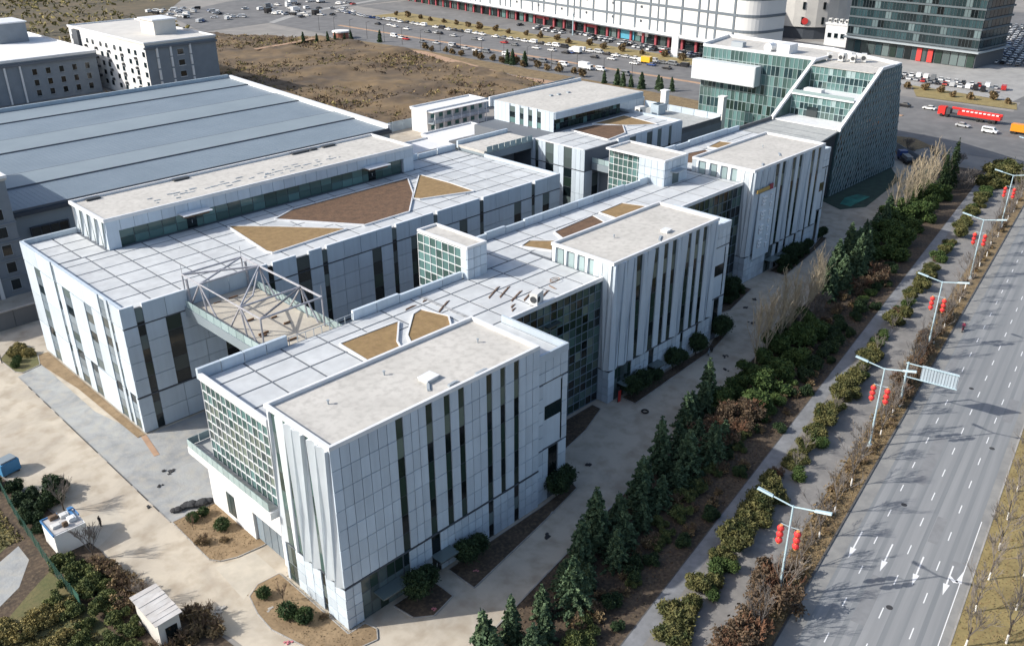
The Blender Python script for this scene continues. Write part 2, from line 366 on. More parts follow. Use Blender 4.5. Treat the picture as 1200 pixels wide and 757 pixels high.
# ================================================================== GROUND
sheet('ground', [(-3000, -3000), (6000, -3000), (6000, 6000), (-3000, 6000)], -.05, 'land')
def rsheet(name, s0, s1, t0, t1, z, m): return sheet(name, [rd(s0, t0), rd(s1, t0), rd(s1, t1), rd(s0, t1)], z, m)
# yard of pale concrete round the complex, grey stone paving in front of the hall
sheet('yard', [rd(-12, -13), rd(8, -13), rd(176, -13), rd(206, -12), (226, 32), (226, 100), (178, 128), (150, 176), (10, 176), (-40, 176), (-40, 70), (-17, 62), (-14.6, 45), (-13.4, 32), (-13.2, 21), (-9.5, 8), (-8, -6)], .0, 'concrete')
sheet('paving', [(-4.9, 31.8), (0.4, 31.8), (11.5, 31.8), (11.5, 53.8), (2.0, 53.8), (-.4, 66), (-.4, 88), (-4.8, 86.5)], .012, 'paving_grey')
sheet('paving', [(2.4, 30), (95, 30), (95, 54), (11.6, 54), (11.6, 31.9), (2.4, 31.6)], .006, 'sidewalk')
# road beside the complex
rsheet('road', -60, 262, -54.6, -39.1, .016, 'asphalt')
rsheet('gutter', -60, 262, -41.0, -39.15, .022, 'road_edge'); rsheet('gutter', -60, 262, -54.6, -53.55, .022, 'road_edge')
rsheet('verge', -60, 236, -39.0, -35.4, .10, 'verge')
rsheet('sidewalk', -60, 240, -35.4, -31.9, .11, 'sidewalk')
rsheet('planting_strip', -60, 236, -31.9, -27.6, .10, 'sidewalk')
rsheet('path', -60, 240, -27.6, -25.6, .105, 'path_grey')
rsheet('soil_strip', -60, 232, -25.6, -13.0, .03, 'soil')
rsheet('lawn', -60, 262, -75, -54.75, .10, 'lawn_dry')
def kerbs(name, s0, s1, t, w_, h, L, m):
    """kerb stones as separate pieces in view, one long piece outside it"""
    s = s0
    while s < s1:
        e = min(s+L, s1); o = box(None, name, -.5*(e-s-.06), .5*(e-s-.06), -w_/2, w_/2, 0, h*(.92+.12*random.random()), m)
        p = rd((s+e)/2, t); o.location = (p[0], p[1], o.location.z); o.rotation_euler = (0, 0, TH); o['kind'] = 'structure'; s = e
kerbs('kerb', 20, 260, -39.05, .22, .16, 2.0, 'kerb_dark'); kerbs('kerb', 20, 150, -54.68, .2, .15, 3.0, 'kerb')
kerbs('kerb', 4, 176, -13.0, .18, .12, 4.0, 'kerb'); kerbs('kerb', 14, 180, -25.6, .14, .12, 6.0, 'kerb_dark')
for s_, t_, L_, w_ in ((33, -45.6, 9, 1.5), (52, -49.4, 6, 1.2), (64, -45.2, 14, 1.6), (88, -52.4, 8, 1.3), (101, -41.9, 12, 1.1), (46, -52.6, 4, 1.0)): rsheet('asphalt_patch', s_, s_+L_, t_-w_/2, t_+w_/2, .024, 'asphalt_patch')
for s_, t_ in ((37.5, -47.9), (58, -44.6), (79, -51.8), (96, -46)):
    b = MB(); b.bar((0, 0, 0), (0, 0, .012), .38, n=12); o = b.make(None, 'manhole_cover', 'stone_dark'); o.location = (*rd(s_, t_), .024); o['kind'] = 'structure'
for t_ in (-41.9, -45.3, -49.2, -52.6):
    for q in (-.75, .75): rsheet('tyre_track', -40, 255, t_+q-.28, t_+q+.28, .0205, 'asphalt_worn')
# lane dashes and arrows
def dash_row(t, s0, s1, per, ln, name='lane_marking'):
    s = s0
    while s < s1:
        rsheet(name, s, s+ln, t-.065, t+.065, .03, 'paint_white'); s += per
dash_row(-43.45, 28.1, 70, 6.55, 1.7); dash_row(-43.6, 75, 240, 6.55, 1.9)
dash_row(-47.35, 28.6, 240, 6.5, 2.0); dash_row(-50.9, 27.2, 240, 6.6, 2.0)
rsheet('edge_line', 20, 60, -53.72, -53.62, .03, 'paint_white')
def arrow(s, t, turn=False):
    def P(*q): return [(*rd(s+a, t+b), .031) for a, b in q]
    b = MB()
    b.add(P((2.2, -.09), (6.0, -.09), (6.0, .09), (2.2, .09)), [(0, 1, 2, 3)])
    b.add(P((2.2, -.36), (2.2, .36), (0, 0)), [(0, 1, 2)])
    if turn:
        b.add(P((3.4, -.1), (2.9, -.6), (3.1, -1.05), (3.5, -1.0), (3.5, -.6), (4.0, -.1)), [(5, 4, 3, 2, 1, 0)])
        b.add(P((3.2, -1.45), (3.2, -.75), (5.6, -1.2)), [(0, 2, 1)])
    o = b.make(None, 'arrow_marking', 'paint_white'); o['kind'] = 'structure'
arrow(43.3, -41.6); arrow(43.0, -45.4); arrow(42.7, -49.1); arrow(43.0, -52.4, True)
for k in range(34):
    p = Vector((-4.95, 31.8, 0)).lerp(Vector((-4.85, 86.4, 0)), (k+.5)/34); o = box(None, 'kerb', -.07, .07, -.74, .74, 0, .07, random.choice(['kerb', 'kerb_dark', 'kerb_dark'])); o.location = (p.x, p.y, .04); o['kind'] = 'structure'
# planted beds beside the buildings
def bed(name, pts, m='bed', h=.10):
    pts = ccw(pts); sheet(name, pts, h, m); n = len(pts)
    for i in range(n):
        p, q = Vector((*pts[i], 0)), Vector((*pts[(i+1) % n], 0)); L = (q-p).length; d = (q-p)/L
        k = max(1, round(L/1.6))
        for j in range(k):
            o = box(None, 'kerb', -.5*(L/k-.05), .5*(L/k-.05), -.06, .06, 0, .13, 'kerb'); c = p+d*(L*(j+.5)/k)
            o.location = (c.x, c.y, .065); o.rotation_euler = (0, 0, math.atan2(d.y, d.x)); o['kind'] = 'structure'
bed('planting_bed', [(-4.8, 31.6), (-5.0, 21.6), (-4.2, 20.4), (-2.4, 19.6), (1.0, 19.2), (2.0, 19.4), (2.0, 31.4)])
bed('planting_bed', [(-.35, 13.4), (-3.2, 13.6), (-4.9, 12.5), (-5.7, 9.4), (-5.9, 6.2), (-4.6, 1.0), (-2.2, -2.5), (1.4, -3.3), (2.3, -2.0), (1.9, -.4), (-.35, -.4)])
bed('planting_bed', [(5.8, -.5), (6.2, -3.6), (8.0, -5.0), (11.6, -4.2), (11.6, -.5)], 'soil')
bed('planting_bed', [(14.2, -.5), (14.2, -5.0), (29.2, -2.5), (37.2, -.9), (38.2, 1.6), (36.5, .1), (30.6, -.3)], 'soil')
bed('planting_bed', [(36.6, 11.6), (36.6, 6.4), (41, 6.0), (49, 7.6), (55.4, 9.9), (55.4, 11.6)], 'soil')
bed('planting_bed', [(60.4, 9.7), (60.4, 7.0), (85.4, 8.6), (92.2, 10.2), (92.2, 12), (85.4, 9.7)], 'soil')
bed('planting_bed', [(92.6, 21.6), (94, 17.2), (101, 15.2), (112.6, 17.6), (112.6, 21.6)], 'soil')
bed('planting_bed', [(123.6, 20.0), (123.6, 16.2), (141.6, 18.8), (150.6, 20.6), (150.6, 22), (142, 20.0)], 'soil')
sheet('soil_strip', [(-.5, 92), (-.5, 87), (.6, 75), (.9, 54), (2.1, 54), (2.1, 92)], .09, 'bed')
bed('planting_bed', [(-4.9, 95), (-4.6, 88.4), (-3.8, 87.2), (-.7, 88), (.4, 92), (.2, 98), (-2.5, 98)], 'lawn_green')
sheet('soil_strip', [(1.2, 47.5), (2.2, 54), (1.4, 54), (.4, 47.6)], .05, 'dirt')
sheet('concrete_patch', [(-5.2, 19.9), (-2.5, 19.2), (-.4, 18.9), (-.4, 13.8), (-3.1, 14.0), (-5.6, 12.6)], .012, 'concrete_new')
sheet('concrete_patch', [(-14.5, 33), (-9.0, 36.5), (-8.6, 40), (-14, 41.5)], .009, 'concrete_new')
# lower left garden
sheet('lawn', [(-40, 70), (-17.4, 61.5), (-15.2, 47.5), (-13.6, 33), (-13.6, 24), (-10.2, 9), (-9, -2), (-40, -20)], .02, 'soil')
sheet('lawn', [(-40, 60), (-20.4, 60), (-20.2, 42.6), (-23.6, 40.5), (-40, 38)], .04, 'lawn_green')
sheet('concrete_patch', [(-40, 36.8), (-23.6, 39.2), (-20.4, 41.0), (-20.4, 37.4), (-23, 33.2), (-27, 30.6), (-40, 28)], .035, 'paving_grey')
sheet('lawn', [(-40, 25.6), (-26, 28.6), (-22.4, 31.4), (-19.4, 33.5), (-18.4, 18), (-12, 6), (-40, 0)], .045, 'lawn_green')
# green netted ground by the glass tower
sheet('planting_bed', [(176.5, 37), (172, 28), (178.5, 24.2), (207, 27.8), (220, 36.4), (220, 40)], .03, 'green_weed')
b = MB(); b.add([(176, 27.2, .06), (186.5, 26.8, .3), (187, 30.4, .12), (181, 31.2, .35), (176, 30, .1), (181, 28.8, .5)], [(0, 1, 5), (1, 2, 5), (2, 3, 5), (3, 4, 5), (4, 0, 5)])
b.make(None, 'dust_net', 'green_net'); tag(D.objects['dust_net'], 'green dust net lying on the ground at the foot of the glass tower', 'net')
# ---- behind the complex: brown field, dirt track, far road
FIELD = [(117, 233), (116, 178), (150, 177), (186, 180), (212, 182), (238, 190), (241, 214), (246, 262), (254, 300), (252, 346), (246, 366), (206, 430), (150, 352), (100, 300), (60, 262), (60, 236)]
def inside(x, y, P):
    c = False; j = len(P)-1
    for i in range(len(P)):
        if (P[i][1] > y) != (P[j][1] > y) and x < (P[j][0]-P[i][0])*(y-P[i][1])/(P[j][1]-P[i][1])+P[i][0]: c = not c
        j = i
    return c
sheet('field_base', FIELD, .02, 'field')
nx, ny = 110, 130; gx = np.linspace(60, 256, nx); gy = np.linspace(176, 432, ny)
hh = rng.random((ny, nx)); 
for _ in range(2): hh = (hh+np.roll(hh, 1, 0)+np.roll(hh, 1, 1)+np.roll(hh, -1, 0)+np.roll(hh, -1, 1))/5
lo_ = rng.random((14, 12)); big = np.kron(lo_, np.ones((10, 10)))[:ny, :nx]
for _ in range(5): big = (big+np.roll(big, 1, 0)+np.roll(big, 1, 1)+np.roll(big, -1, 0)+np.roll(big, -1, 1))/5
vs = [(gx[i], gy[j], .03+max(0, (hh[j, i]-.45)*3.2+(big[j, i]-.4)*2.2)) for j in range(ny) for i in range(nx)]
fs = [(j*nx+i, j*nx+i+1, (j+1)*nx+i+1, (j+1)*nx+i) for j in range(ny-1) for i in range(nx-1) if inside((gx[i]+gx[i+1])/2, (gy[j]+gy[j+1])/2, FIELD)]
o = mesh(None, 'field', vs, fs, 'field', kind='structure', smooth=True)
sheet('dirt_track', [(235, 176), (246, 186), (243, 214), (252, 262), (258, 290), (255, 300), (246, 264), (238, 232), (233, 206), (226, 184)], .07, 'dirt')
sheet('dirt_track', [(248, 362), (226, 356), (200, 352), (200, 355), (226, 360), (249, 367)], .9, 'dirt')
sheet('verge', [(226, 40), (248, 40), (258, 180), (259, 300), (256, 350), (250, 350), (256, 296), (244, 214), (247, 186), (240, 178), (226, 178)], .03, 'verge')
FR = [(247, 36), (252, -60), (320, -60), (318, 20), (316, 165), (322, 400), (330, 470), (262, 470), (257, 350), (260, 290), (258, 180)]
sheet('road', FR, .012, 'asphalt_far')
sheet('road', [rd(255, -54.6), rd(420, -54.6), rd(420, -20), rd(255, -20)], .018, 'asphalt_far')
sheet('verge', [(250, 36), (256, 44), (252, 60), (258, 180), (259.5, 300), (257, 300), (246, 180), (236, 60), (232, 40)], .05, 'verge')
box(None, 'median', 283.0, 285.2, 60, 400, 0, .14, 'dirt')['kind'] = 'structure'
sheet('lawn', [(317.4, 165), (330, 165), (338, 300), (350, 420), (322.6, 420), (319, 300)], .10, 'lawn_dry')
sheet('lawn', [(320, 70), (340, 80), (338, 58), (334, 38), (322, 34)], .10, 'lawn_dry')
sheet('forecourt', [(330, 165), (372, 165), (372, 330), (396, 470), (350, 470), (338, 300)], .03, 'asphalt_far')
sheet('forecourt', [(340, 80), (342, 165), (420, 165), (420, 70), (400, 40), (336, 40)], .05, 'forecourt')
sheet('road', [(336, 40), (400, 39), (560, 70), (560, 58), (400, 22), (336, 20)], .055, 'asphalt_far')
sheet('car_park', [(412, 54), (412, 72), (428, 110), (620, 150), (620, 80)], .06, 'asphalt_far')
sheet('road', [(214, 434), (262, 440), (262, 470), (330, 470), (420, 480), (420, 600), (300, 560), (236, 520)], .02, 'asphalt_far')
sheet('scrubland', [(60, 420), (205, 436), (232, 520), (300, 620), (300, 900), (-200, 900), (-200, 420)], .01, 'scrub')
sheet('dirt_track', [(262, 442), (300, 470), (380, 492), (380, 487), (300, 462), (262, 436)], .05, 'forecourt')

# ================================================================== OFFICE BLOCKS ALONG THE DRIVE
LEDGE = 5.75
def office_block(x0, x1, y0, y1, label, strips, low, doors, rows, pw, left, wstep, ystep, rib=None):
    T = Root('office_block', label, 'building', (x0, y0, 0))
    block_wall(T, x0+.2, x1-.02, y0+.2, y1, 0, 23.5)
    box(T, 'roof', x0+.4, x1-.4, y0+.4, y1-.4, 23.5, 23.56, 'screed')
    parapet(T, x0, x1, y0, y1, 23.5, 24.0, .38, 'wesn', 'coping')
    # front: strips of dark glass between columns of panels, a dark ledge, then the ground storey
    for c, w_, a, b_ in strips: window_strip(T, 'x', y0+.2, -1, c, w_, a, b_, max(2, round((b_-a)/2.6)), ('glass_olive', 'glass_dark', 'glass_olive', 'glass_moss'), seq=[0, 1, 0, 2, 1, 3, 0])
    if rib is None: panels(T, 'x', y0+.2, -1, x0+.02, x1, LEDGE+.15, 23.5, strips, pw, rows, 'panel_rib')
    else:
        e = x0+.02
        for c, w_, a, b_ in sorted(strips)+[(x1+1, 2, 0, 0)]:
            L = c-w_/2-e; n = max(1, round(L/rib))
            for i in range(n):
                p, q = e+L*i/n, e+L*(i+1)/n
                if n > 1: pleat(T, 'x', y0+.14, -1, p+.05, q-.05, LEDGE+.15, 23.5, i % 2 == 0, .42, 'panel_rib')
                else:
                    for k in range(3): fbox(T, 'panel', 'x', y0+.2, -1, p+.03, q-.03, LEDGE+.15+k*5.87, LEDGE+.15+(k+1)*5.87-.05, 0, .2+.10*(i % 2), 'panel_rib')
            e = c+w_/2
    box(T, 'ledge', x0+.05, x1, y0+.02, y0+.19, LEDGE-.1, LEDGE+.1, 'joint_dark')
    lows = [(c, w_, 0, LEDGE) for c, w_ in low]
    for c, w_ in low: window_strip(T, 'x', y0+.2, -1, c, w_, .1, LEDGE-.1, 3, ('glass_dark', 'glass_grey'))
    for c, w_, kind in doors:
        lows.append((c, w_, 0, LEDGE))
        if kind == 'glazed':
            f = fbox(T, 'entrance', 'x', y0+.2, -1, c-w_/2, c+w_/2, .05, LEDGE-.12, -.04, .03, 'joint_dark')
            n = 5
            for i in range(n):
                for k in range(3):
                    a = c-w_/2+w_*i/n
                    fbox(T, 'pane', 'x', y0+.2, -1, a+.06, a+w_/n-.06, .1+k*1.85, 1.85+k*1.85, 0, .06, random.choice(['glass_grey', 'glass_olive', 'glass_grey']), sub=f)
        else:
            f = fbox(T, 'door', 'x', y0+.2, -1, c-w_/2, c+w_/2, .05, LEDGE-.12, -.04, .04, 'glass_dark')
            fbox(T, 'handle', 'x', y0+.2, -1, c-.04, c+.04, .9, 1.5, .04, .1, 'frame_grey', sub=f)
        cv = fbox(T, 'canopy', 'x', y0+.2, -1, c-1.2*w_/2 if kind != 'glazed' else c-1.4, c+1.2*w_/2+1.2 if kind != 'glazed' else c+2.2, 2.9, 3.05, .1, 1.9, 'glass_grey')
        fbox(T, 'canopy_beam', 'x', y0+.2, -1, c-1.0, c+1.6, 2.74, 2.88, 1.7, 1.85, 'rail_dark', sub=cv)
    panels(T, 'x', y0+.2, -1, x0+.02, x1, .05, LEDGE-.12, lows, pw, 4, 'panel_white')
    # sunlit left face
    left(T)
    # lower stepped end of the block
    xs = x1+wstep; ys = y0+ystep
    block_wall(T, x1+.02, xs-.16, ys+.2, y1, 0, 21.2, name='wing_wall')
    box(T, 'wing_roof', x1+.02, xs-.5, ys+.55, y1-.05, 21.2, 21.26, 'tile'); parapet(T, x1+.04, xs, ys, y1, 21.2, 22.2, .34, 'se', 'panel_white')
    wc = x1+wstep*.5
    panels(T, 'x', ys+.2, -1, x1+.06, xs-.02, 18.1, 21.2, [], 1.3, 2, 'panel_white')
    fbox(T, 'joint_line', 'x', ys+.2, -1, x1+.06, xs, 17.9, 18.1, 0, .1, 'joint_dark')
    panels(T, 'x', ys+.2, -1, x1+.06, xs-.02, LEDGE+2.6, 17.9, [(wc+.05, wstep*.62, 0, 99)], wstep*.2, 5, 'panel_white')
    f = fbox(T, 'window', 'x', ys+.2, -1, wc+.05-wstep*.31+.04, wc+.05+wstep*.31-.04, LEDGE+2.6, 17.9, -.02, .06, 'panel_rib')
    fbox(T, 'pane', 'x', ys+.2, -1, wc-wstep*.24, wc+wstep*.31, 12.6, 14.6, .06, .1, 'glass_dark', sub=f)
    fbox(T, 'pane', 'x', ys+.2, -1, wc+wstep*.29, wc+wstep*.35, LEDGE+2.8, 17.5, .06, .1, 'glass_dark', sub=f)
    fbox(T, 'joint_line', 'x', ys+.2, -1, x1+.06, xs, LEDGE+2.4, LEDGE+2.6, 0, .1, 'joint_dark')
    panels(T, 'x', ys+.2, -1, x1+.06, xs-.02, .05, LEDGE+2.4, [(wc+.3, wstep*.34, 0, 99)], 1.3, 4, 'panel_white')
    f = fbox(T, 'window', 'x', ys+.2, -1, wc+.3-wstep*.16, wc+.3+wstep*.16, 1.2, LEDGE+2.3, -.02, .05, 'joint_dark')
    for k in range(2): fbox(T, 'pane', 'x', ys+.2, -1, wc+.3-wstep*.14+k*wstep*.14, wc+.3-wstep*.01+k*wstep*.14, 1.3, LEDGE+2.2, .05, .09, 'glass_dark', sub=f)
    return T
def left1(T):
    # upper part: folded fins and slanted glass strips; ground storey plain panels with an entrance
    for p, q in ((9.9, 11.0), (7.95, 8.75), (3.75, 4.55)): window_strip(T, 'y', .2, -1, (p+q)/2, q-p, LEDGE, 23.4, 7, ('glass_green', 'glass_grey', 'glass_green', 'glass_olive'))
    for p, q in ((11.0, 12.0), (8.75, 9.9)): pleat(T, 'y', .2, -1, p, q, LEDGE, 23.45, p > 10, .34)
    for a, b_, n in ((4.6, 7.9, 4), (.25, 3.7, 4)):
        for i in range(n): pleat(T, 'y', .2, -1, a+(b_-a)*i/n+.02, a+(b_-a)*(i+1)/n-.02, LEDGE, 23.45, i % 2 == 0, .55)
    fbox(T, 'ledge', 'y', .2, -1, .02, 12.0, LEDGE-.14, LEDGE-.02, 0, .14, 'joint_dark')
    panels(T, 'y', .2, -1, .02, 12.04, .05, LEDGE-.16, [(10.6, 1.9, 0, 9), (4.15, .75, 0, 9)], 1.6, 4)
    window_strip(T, 'y', .2, -1, 4.15, .7, .1, LEDGE-.16, 3)
    f = fbox(T, 'entrance', 'y', .2, -1, 9.7, 11.5, .05, LEDGE-.2, -.02, .04, 'frame_grey')
    for k in range(2):
        for j in range(2): fbox(T, 'pane', 'y', .2, -1, 9.78+k*.87, 10.56+k*.87, .12+j*2.7, 2.7+j*2.7, .04, .08, ('glass_grey', 'glass_olive')[(k+j) % 2], sub=f)
B1 = office_block(0, 30.5, 0, 12.06, 'nearest white office block with a lit side of folded fins and a roof hatch', [(8.8, .95, LEDGE, 23.45), (12.9, .9, LEDGE, 23.45), (15.5, .85, LEDGE, 23.45), (17.65, .85, LEDGE, 23.45), (22.0, .85, LEDGE, 23.45), (24.2, .8, LEDGE, 23.45), (26.5, .85, LEDGE, 23.45)],
    [(22.0, .85), (26.5, .85), (8.6, .8)], [(5.15, 5.9, 'glazed'), (13.0, 1.35, 'door')], 7, 1.2, left1, 5.7, .35)
def leftn(x, y0, y1, wins, fins):
    def f(T):
        for c, w_ in wins: window_strip(T, 'y', x+.2, -1, c, w_, 5.6, 23.3, 7, ('glass_pale', 'glass_teal', 'glass_grey'))
        for a, b_, n in fins:
            for i in range(n): pleat(T, 'y', x+.2, -1, a+(b_-a)*i/n+.02, a+(b_-a)*(i+1)/n-.02, LEDGE, 23.45, i % 2 == 0, .34)
        fbox(T, 'ledge', 'y', x+.2, -1, y0+.02, y1, LEDGE-.14, LEDGE-.02, 0, .12, 'joint_dark')
        panels(T, 'y', x+.2, -1, y0+.02, y1, .05, LEDGE-.16, [], 1.3, 4)
    return f
B2 = office_block(57.2, 85.2, 10.1, 22.6, 'white office block in the middle of the row along the drive', [(63.65, 1.2, LEDGE, 23.45), (67.8, 1.2, LEDGE, 23.45), (70.4, 1.1, LEDGE, 23.45), (72.6, 1.1, LEDGE, 23.45), (76.7, 1.1, LEDGE, 23.45), (79.0, 1.1, LEDGE, 23.45), (81.2, 1.1, LEDGE, 23.45)],
    [(76.9, .85), (81.4, .85)], [(60.9, 4.2, 'glazed'), (68.3, 1.4, 'door')], 6, 1.25, leftn(57.2, 10.1, 22.6, [(20.7, 1.3), (18.5, 1.2), (16.4, 1.1), (14.4, .9)], [(21.4, 22.5, 1), (19.15, 20.0, 1), (16.95, 17.9, 1), (14.9, 15.85, 1), (10.35, 13.9, 4)]), 5.0, .6, rib=1.25)
B3 = office_block(113.5, 142.3, 20.4, 34.9, 'white office block with an upright sign, farthest of the row along the drive', [(122.7, 1.2, LEDGE, 23.45), (125.0, 1.2, LEDGE, 23.45), (129.4, 1.2, LEDGE, 23.45), (131.9, 1.2, LEDGE, 23.45), (137.4, 1.1, LEDGE, 23.45), (140.0, 1.1, LEDGE, 23.45)],
    [(129.6, .9), (134.0, .9), (137.6, .85)], [(123.2, 3.0, 'glazed'), (126.6, 1.3, 'door')], 6, 1.25, leftn(113.5, 20.4, 34.9, [(32.4, 1.4), (29.7, 1.3), (27.2, 1.2), (24.9, 1.1)], [(33.15, 34.8, 2), (30.4, 31.65, 1), (27.85, 29.0, 1), (25.5, 26.55, 1), (20.65, 24.3, 4)]), 4.2, .6, rib=1.25)
# upright lettering and a gold and red nameplate on the far block (too blurred in the photograph to read)
sg = Root('building_sign', 'upright white lettering under a gold and red nameplate on the far office block', 'sign', (118, 20.1, 8))
for k in range(4):
    b = MB(); zc = 17.2-k*3.0; xc = 117.6
    for q in range(3): b.box(xc-.75, xc+.75-.25*q, 19.62, 19.9, zc+.7-.75*q-.11, zc+.7-.75*q+.11)
    b.box(xc-.12, xc+.12, 19.74, 19.88, zc-1.05, zc+1.0); b.box(xc-.75, xc-.5, 19.75, 19.87, zc-1.0, zc+.35); b.make(sg, 'glyph', 'glyph')
for k in range(7):
    b = MB(); zc = 17.6-k*1.75; xc = 120.2
    b.box(xc-.35, xc+.35, 19.62, 19.9, zc+.3, zc+.46); b.box(xc-.3, xc+.2, 19.73, 19.89, zc-.2, zc-.06); b.box(xc-.07, xc+.07, 19.74, 19.88, zc-.6, zc+.6); b.make(sg, 'glyph', 'glyph')
box(sg, 'nameplate', 114.2, 118.9, 19.7, 19.92, 19.2, 19.9, 'gold'); box(sg, 'emblem', 119.0, 120.2, 19.66, 19.92, 19.1, 20.2, 'red_column'); box(sg, 'plate', 115.6, 121.9, 19.93, 20.02, 4.9, 18.9, 'panel_rib')

# ================================================================== TERRACE BUILDING JOINING THE BLOCKS
TB = Root('terrace_building', 'low terraced building behind the office blocks with paved roof and glazed end wall', 'building', (18, 20, 0))
ZT = 21.0
block_wall(TB, .3, 57.18, 12.3, 27.0, 8.9, ZT); block_wall(TB, 1.6, 57.16, 12.32, 26.98, 0, 8.88, name='lower_wall'); block_wall(TB, 57.4, 113.4, 22.8, 36.0, 0, ZT); block_wall(TB, 113.7, 150, 35.1, 46.2, 0, ZT)
P1 = [(17.0, 22.2), (26.2, 22.0), (22.4, 17.6), (20.5, 13.4), (16.6, 13.4)]; P2 = [(29.2, 22.3), (30.8, 22.7), (32.0, 18.5), (28.4, 13.4), (22.2, 13.4), (24.6, 17.9)]
def planter(name_label, pts, z, m, group='planted beds on the roofs'):
    T = Root('roof_planter', name_label, 'planter', (sum(p[0] for p in pts)/len(pts), sum(p[1] for p in pts)/len(pts), z), group=group)
    pts = ccw(pts); slab(T, 'soil', pts, z, z+.22, m); n = len(pts)
    for i in range(n):
        p, q = Vector((*pts[i], 0)), Vector((*pts[(i+1) % n], 0)); d = (q-p).normalized(); nrm = Vector((d.y, -d.x, 0))
        slab(T, 'edging', [(p.x, p.y), (q.x, q.y), ((q+nrm*.22).x, (q+nrm*.22).y), ((p+nrm*.22).x, (p+nrm*.22).y)], z, z+.34, 'coping')
    return T
tiles(TB, .5, 57, 12.5, 26.9, 5.3, 3.85, ZT+.0)
tiles(TB, 57.6, 113.2, 23.0, 35.9, 5.4, 4.3, ZT+.0); tiles(TB, 113.9, 150, 35.2, 46, 5.4, 3.6, ZT+.0)
# parapets: the back one is built of separate stones, the left one is a thin coping over the glass
def stone_parapet(T, x0, x1, y0, y1, z0, z1, L):
    x = x0
    while x < x1-.2:
        e = min(x+L, x1); box(T, 'parapet', x, e-.12, y0, y1, z0, z1-(0 if random.random() < .75 else .25), 'panel_white'); x = e
stone_parapet(TB, 0.0, 12.4, 26.95, 27.45, ZT, 22.4, 3.1); stone_parapet(TB, 22.6, 42.5, 26.95, 27.45, ZT, 22.4, 4.0)
stone_parapet(TB, 46.9, 100.2, 35.95, 36.45, ZT, 22.4, 4.6)
block_wall(TB, 46.75, 57.38, 27.02, 36.0, 0, ZT); tiles(TB, 46.9, 57.5, 27.0, 35.9, 5.3, 4.4, ZT)
stone_parapet(TB, 108.4, 150, 46.1, 46.6, ZT, 22.4, 5.2)
box(TB, 'coping', 0.0, .42, 12.1, 26.93, ZT, 21.9, 'coping')
b = MB(); b.box(12.4, 22.5, 26.98, 27.05, ZT+1.0, ZT+1.08)
for k in range(9): b.box(12.5+k*1.24, 12.58+k*1.24, 26.98, 27.05, ZT, ZT+1.0)
b.make(TB, 'railing', 'frame_grey')
# glazed end wall with its balcony over a white ground storey
curtain(TB, 'y', .3, -1, 12.3, 27.0, 9.9, 20.9, 13, 8, None, frame='frame_white', fw=.075, pick=lambda i, j: random.choice(['glass_green', 'glass_teal', 'glass_green'] if j >= 6 else ['glass_moss', 'glass_moss', 'glass_grey', 'glass_green'] if j >= 2 else ['glass_teal', 'glass_green', 'glass_green']))
box(TB, 'balcony', -1.0, .26, 12.2, 31.6, 8.9, 9.9, 'wall_white'); box(TB, 'balcony', .28, 5.5, 27.05, 31.6, 8.9, 9.9, 'wall_white'); box(TB, 'balcony_floor', -.8, .18, 12.4, 31.4, 9.9, 9.96, 'screed'); box(TB, 'balcony_floor', .3, 5.2, 27.6, 31.4, 9.9, 9.96, 'screed_grey')
for k in range(15):
    y = 12.5+k*1.27; box(TB, 'railing', -.97, -.91, y, y+1.2, 9.96, 11.05, 'glass_pale')
for k in range(4): box(TB, 'railing', -.85+k*1.5, .55+k*1.5, 31.5, 31.56, 9.96, 11.05, 'glass_pale')
box(TB, 'ground_storey', 1.0, 1.58, 20.8, 31.4, 0, 8.86, 'wall_white'); box(TB, 'ground_storey', 1.6, 5.4, 27.05, 31.4, 0, 8.86, 'wall_white'); box(TB, 'ground_storey', 1.0, 1.58, 12.3, 14.2, 0, 8.86, 'wall_white'); box(TB, 'lintel', 1.0, 1.58, 14.22, 20.78, 4.4, 8.86, 'wall_white')
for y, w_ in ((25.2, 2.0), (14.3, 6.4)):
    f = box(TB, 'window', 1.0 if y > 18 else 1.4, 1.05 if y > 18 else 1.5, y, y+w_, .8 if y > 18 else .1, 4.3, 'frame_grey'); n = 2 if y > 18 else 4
    for k in range(n): box(TB, 'pane', .92 if y > 18 else 1.34, .99 if y > 18 else 1.39, y+.08+k*(w_/n), y-.06+(k+1)*(w_/n), .95 if y > 18 else .2, 4.2, 'glass_sky' if y < 18 else 'glass_grey', sub=f)  # wide one fills the open recess: blue-grey panes paint the shade inside
# dark glass walls recessed between the blocks
curtain(TB, 'x', 12.3, -1, 36.0, 57.1, .2, 20.6, 15, 14, ['glass_green', 'glass_dark', 'glass_olive', 'glass_moss', 'glass_green', 'glass_olive'], frame='glass_sky', fw=.07)
box(TB, 'coping', 36.3, 57.15, 11.9, 12.28, 20.7, 21.35, 'coping')
box(TB, 'window_canopy', 44.6, 47.4, 11.4, 12.2, 17.2, 17.4, 'glass_grey')
curtain(TB, 'x', 22.8, -1, 90.4, 113.3, .2, 20.6, 14, 10, ['glass_green', 'glass_dark', 'glass_olive', 'glass_moss'], frame='glass_sky', fw=.08)
box(TB, 'coping', 90.4, 113.3, 22.45, 22.78, 20.7, 21.35, 'coping')
planter('tan roof planter nearest the front block, wedge shaped and pointed at its left end', P1, ZT+.02, 'planter_tan')
planter('tan roof planter beside the metal strip on the nearest terrace, behind the front block roof', P2, ZT+.02, 'planter_tan')
planter('small tan wedge planter by the left corner of the middle block', [(57.9, 29.6), (60.6, 30.4), (63.4, 27.4), (62.2, 23.3), (60.6, 23.3)], ZT+.02, 'planter_tan')
planter('long brown roof planter behind the middle office block', [(66.6, 30.2), (77.4, 31.0), (76.0, 27.0), (72, 23.4), (63.6, 23.3)], ZT+.02, 'planter_brown')
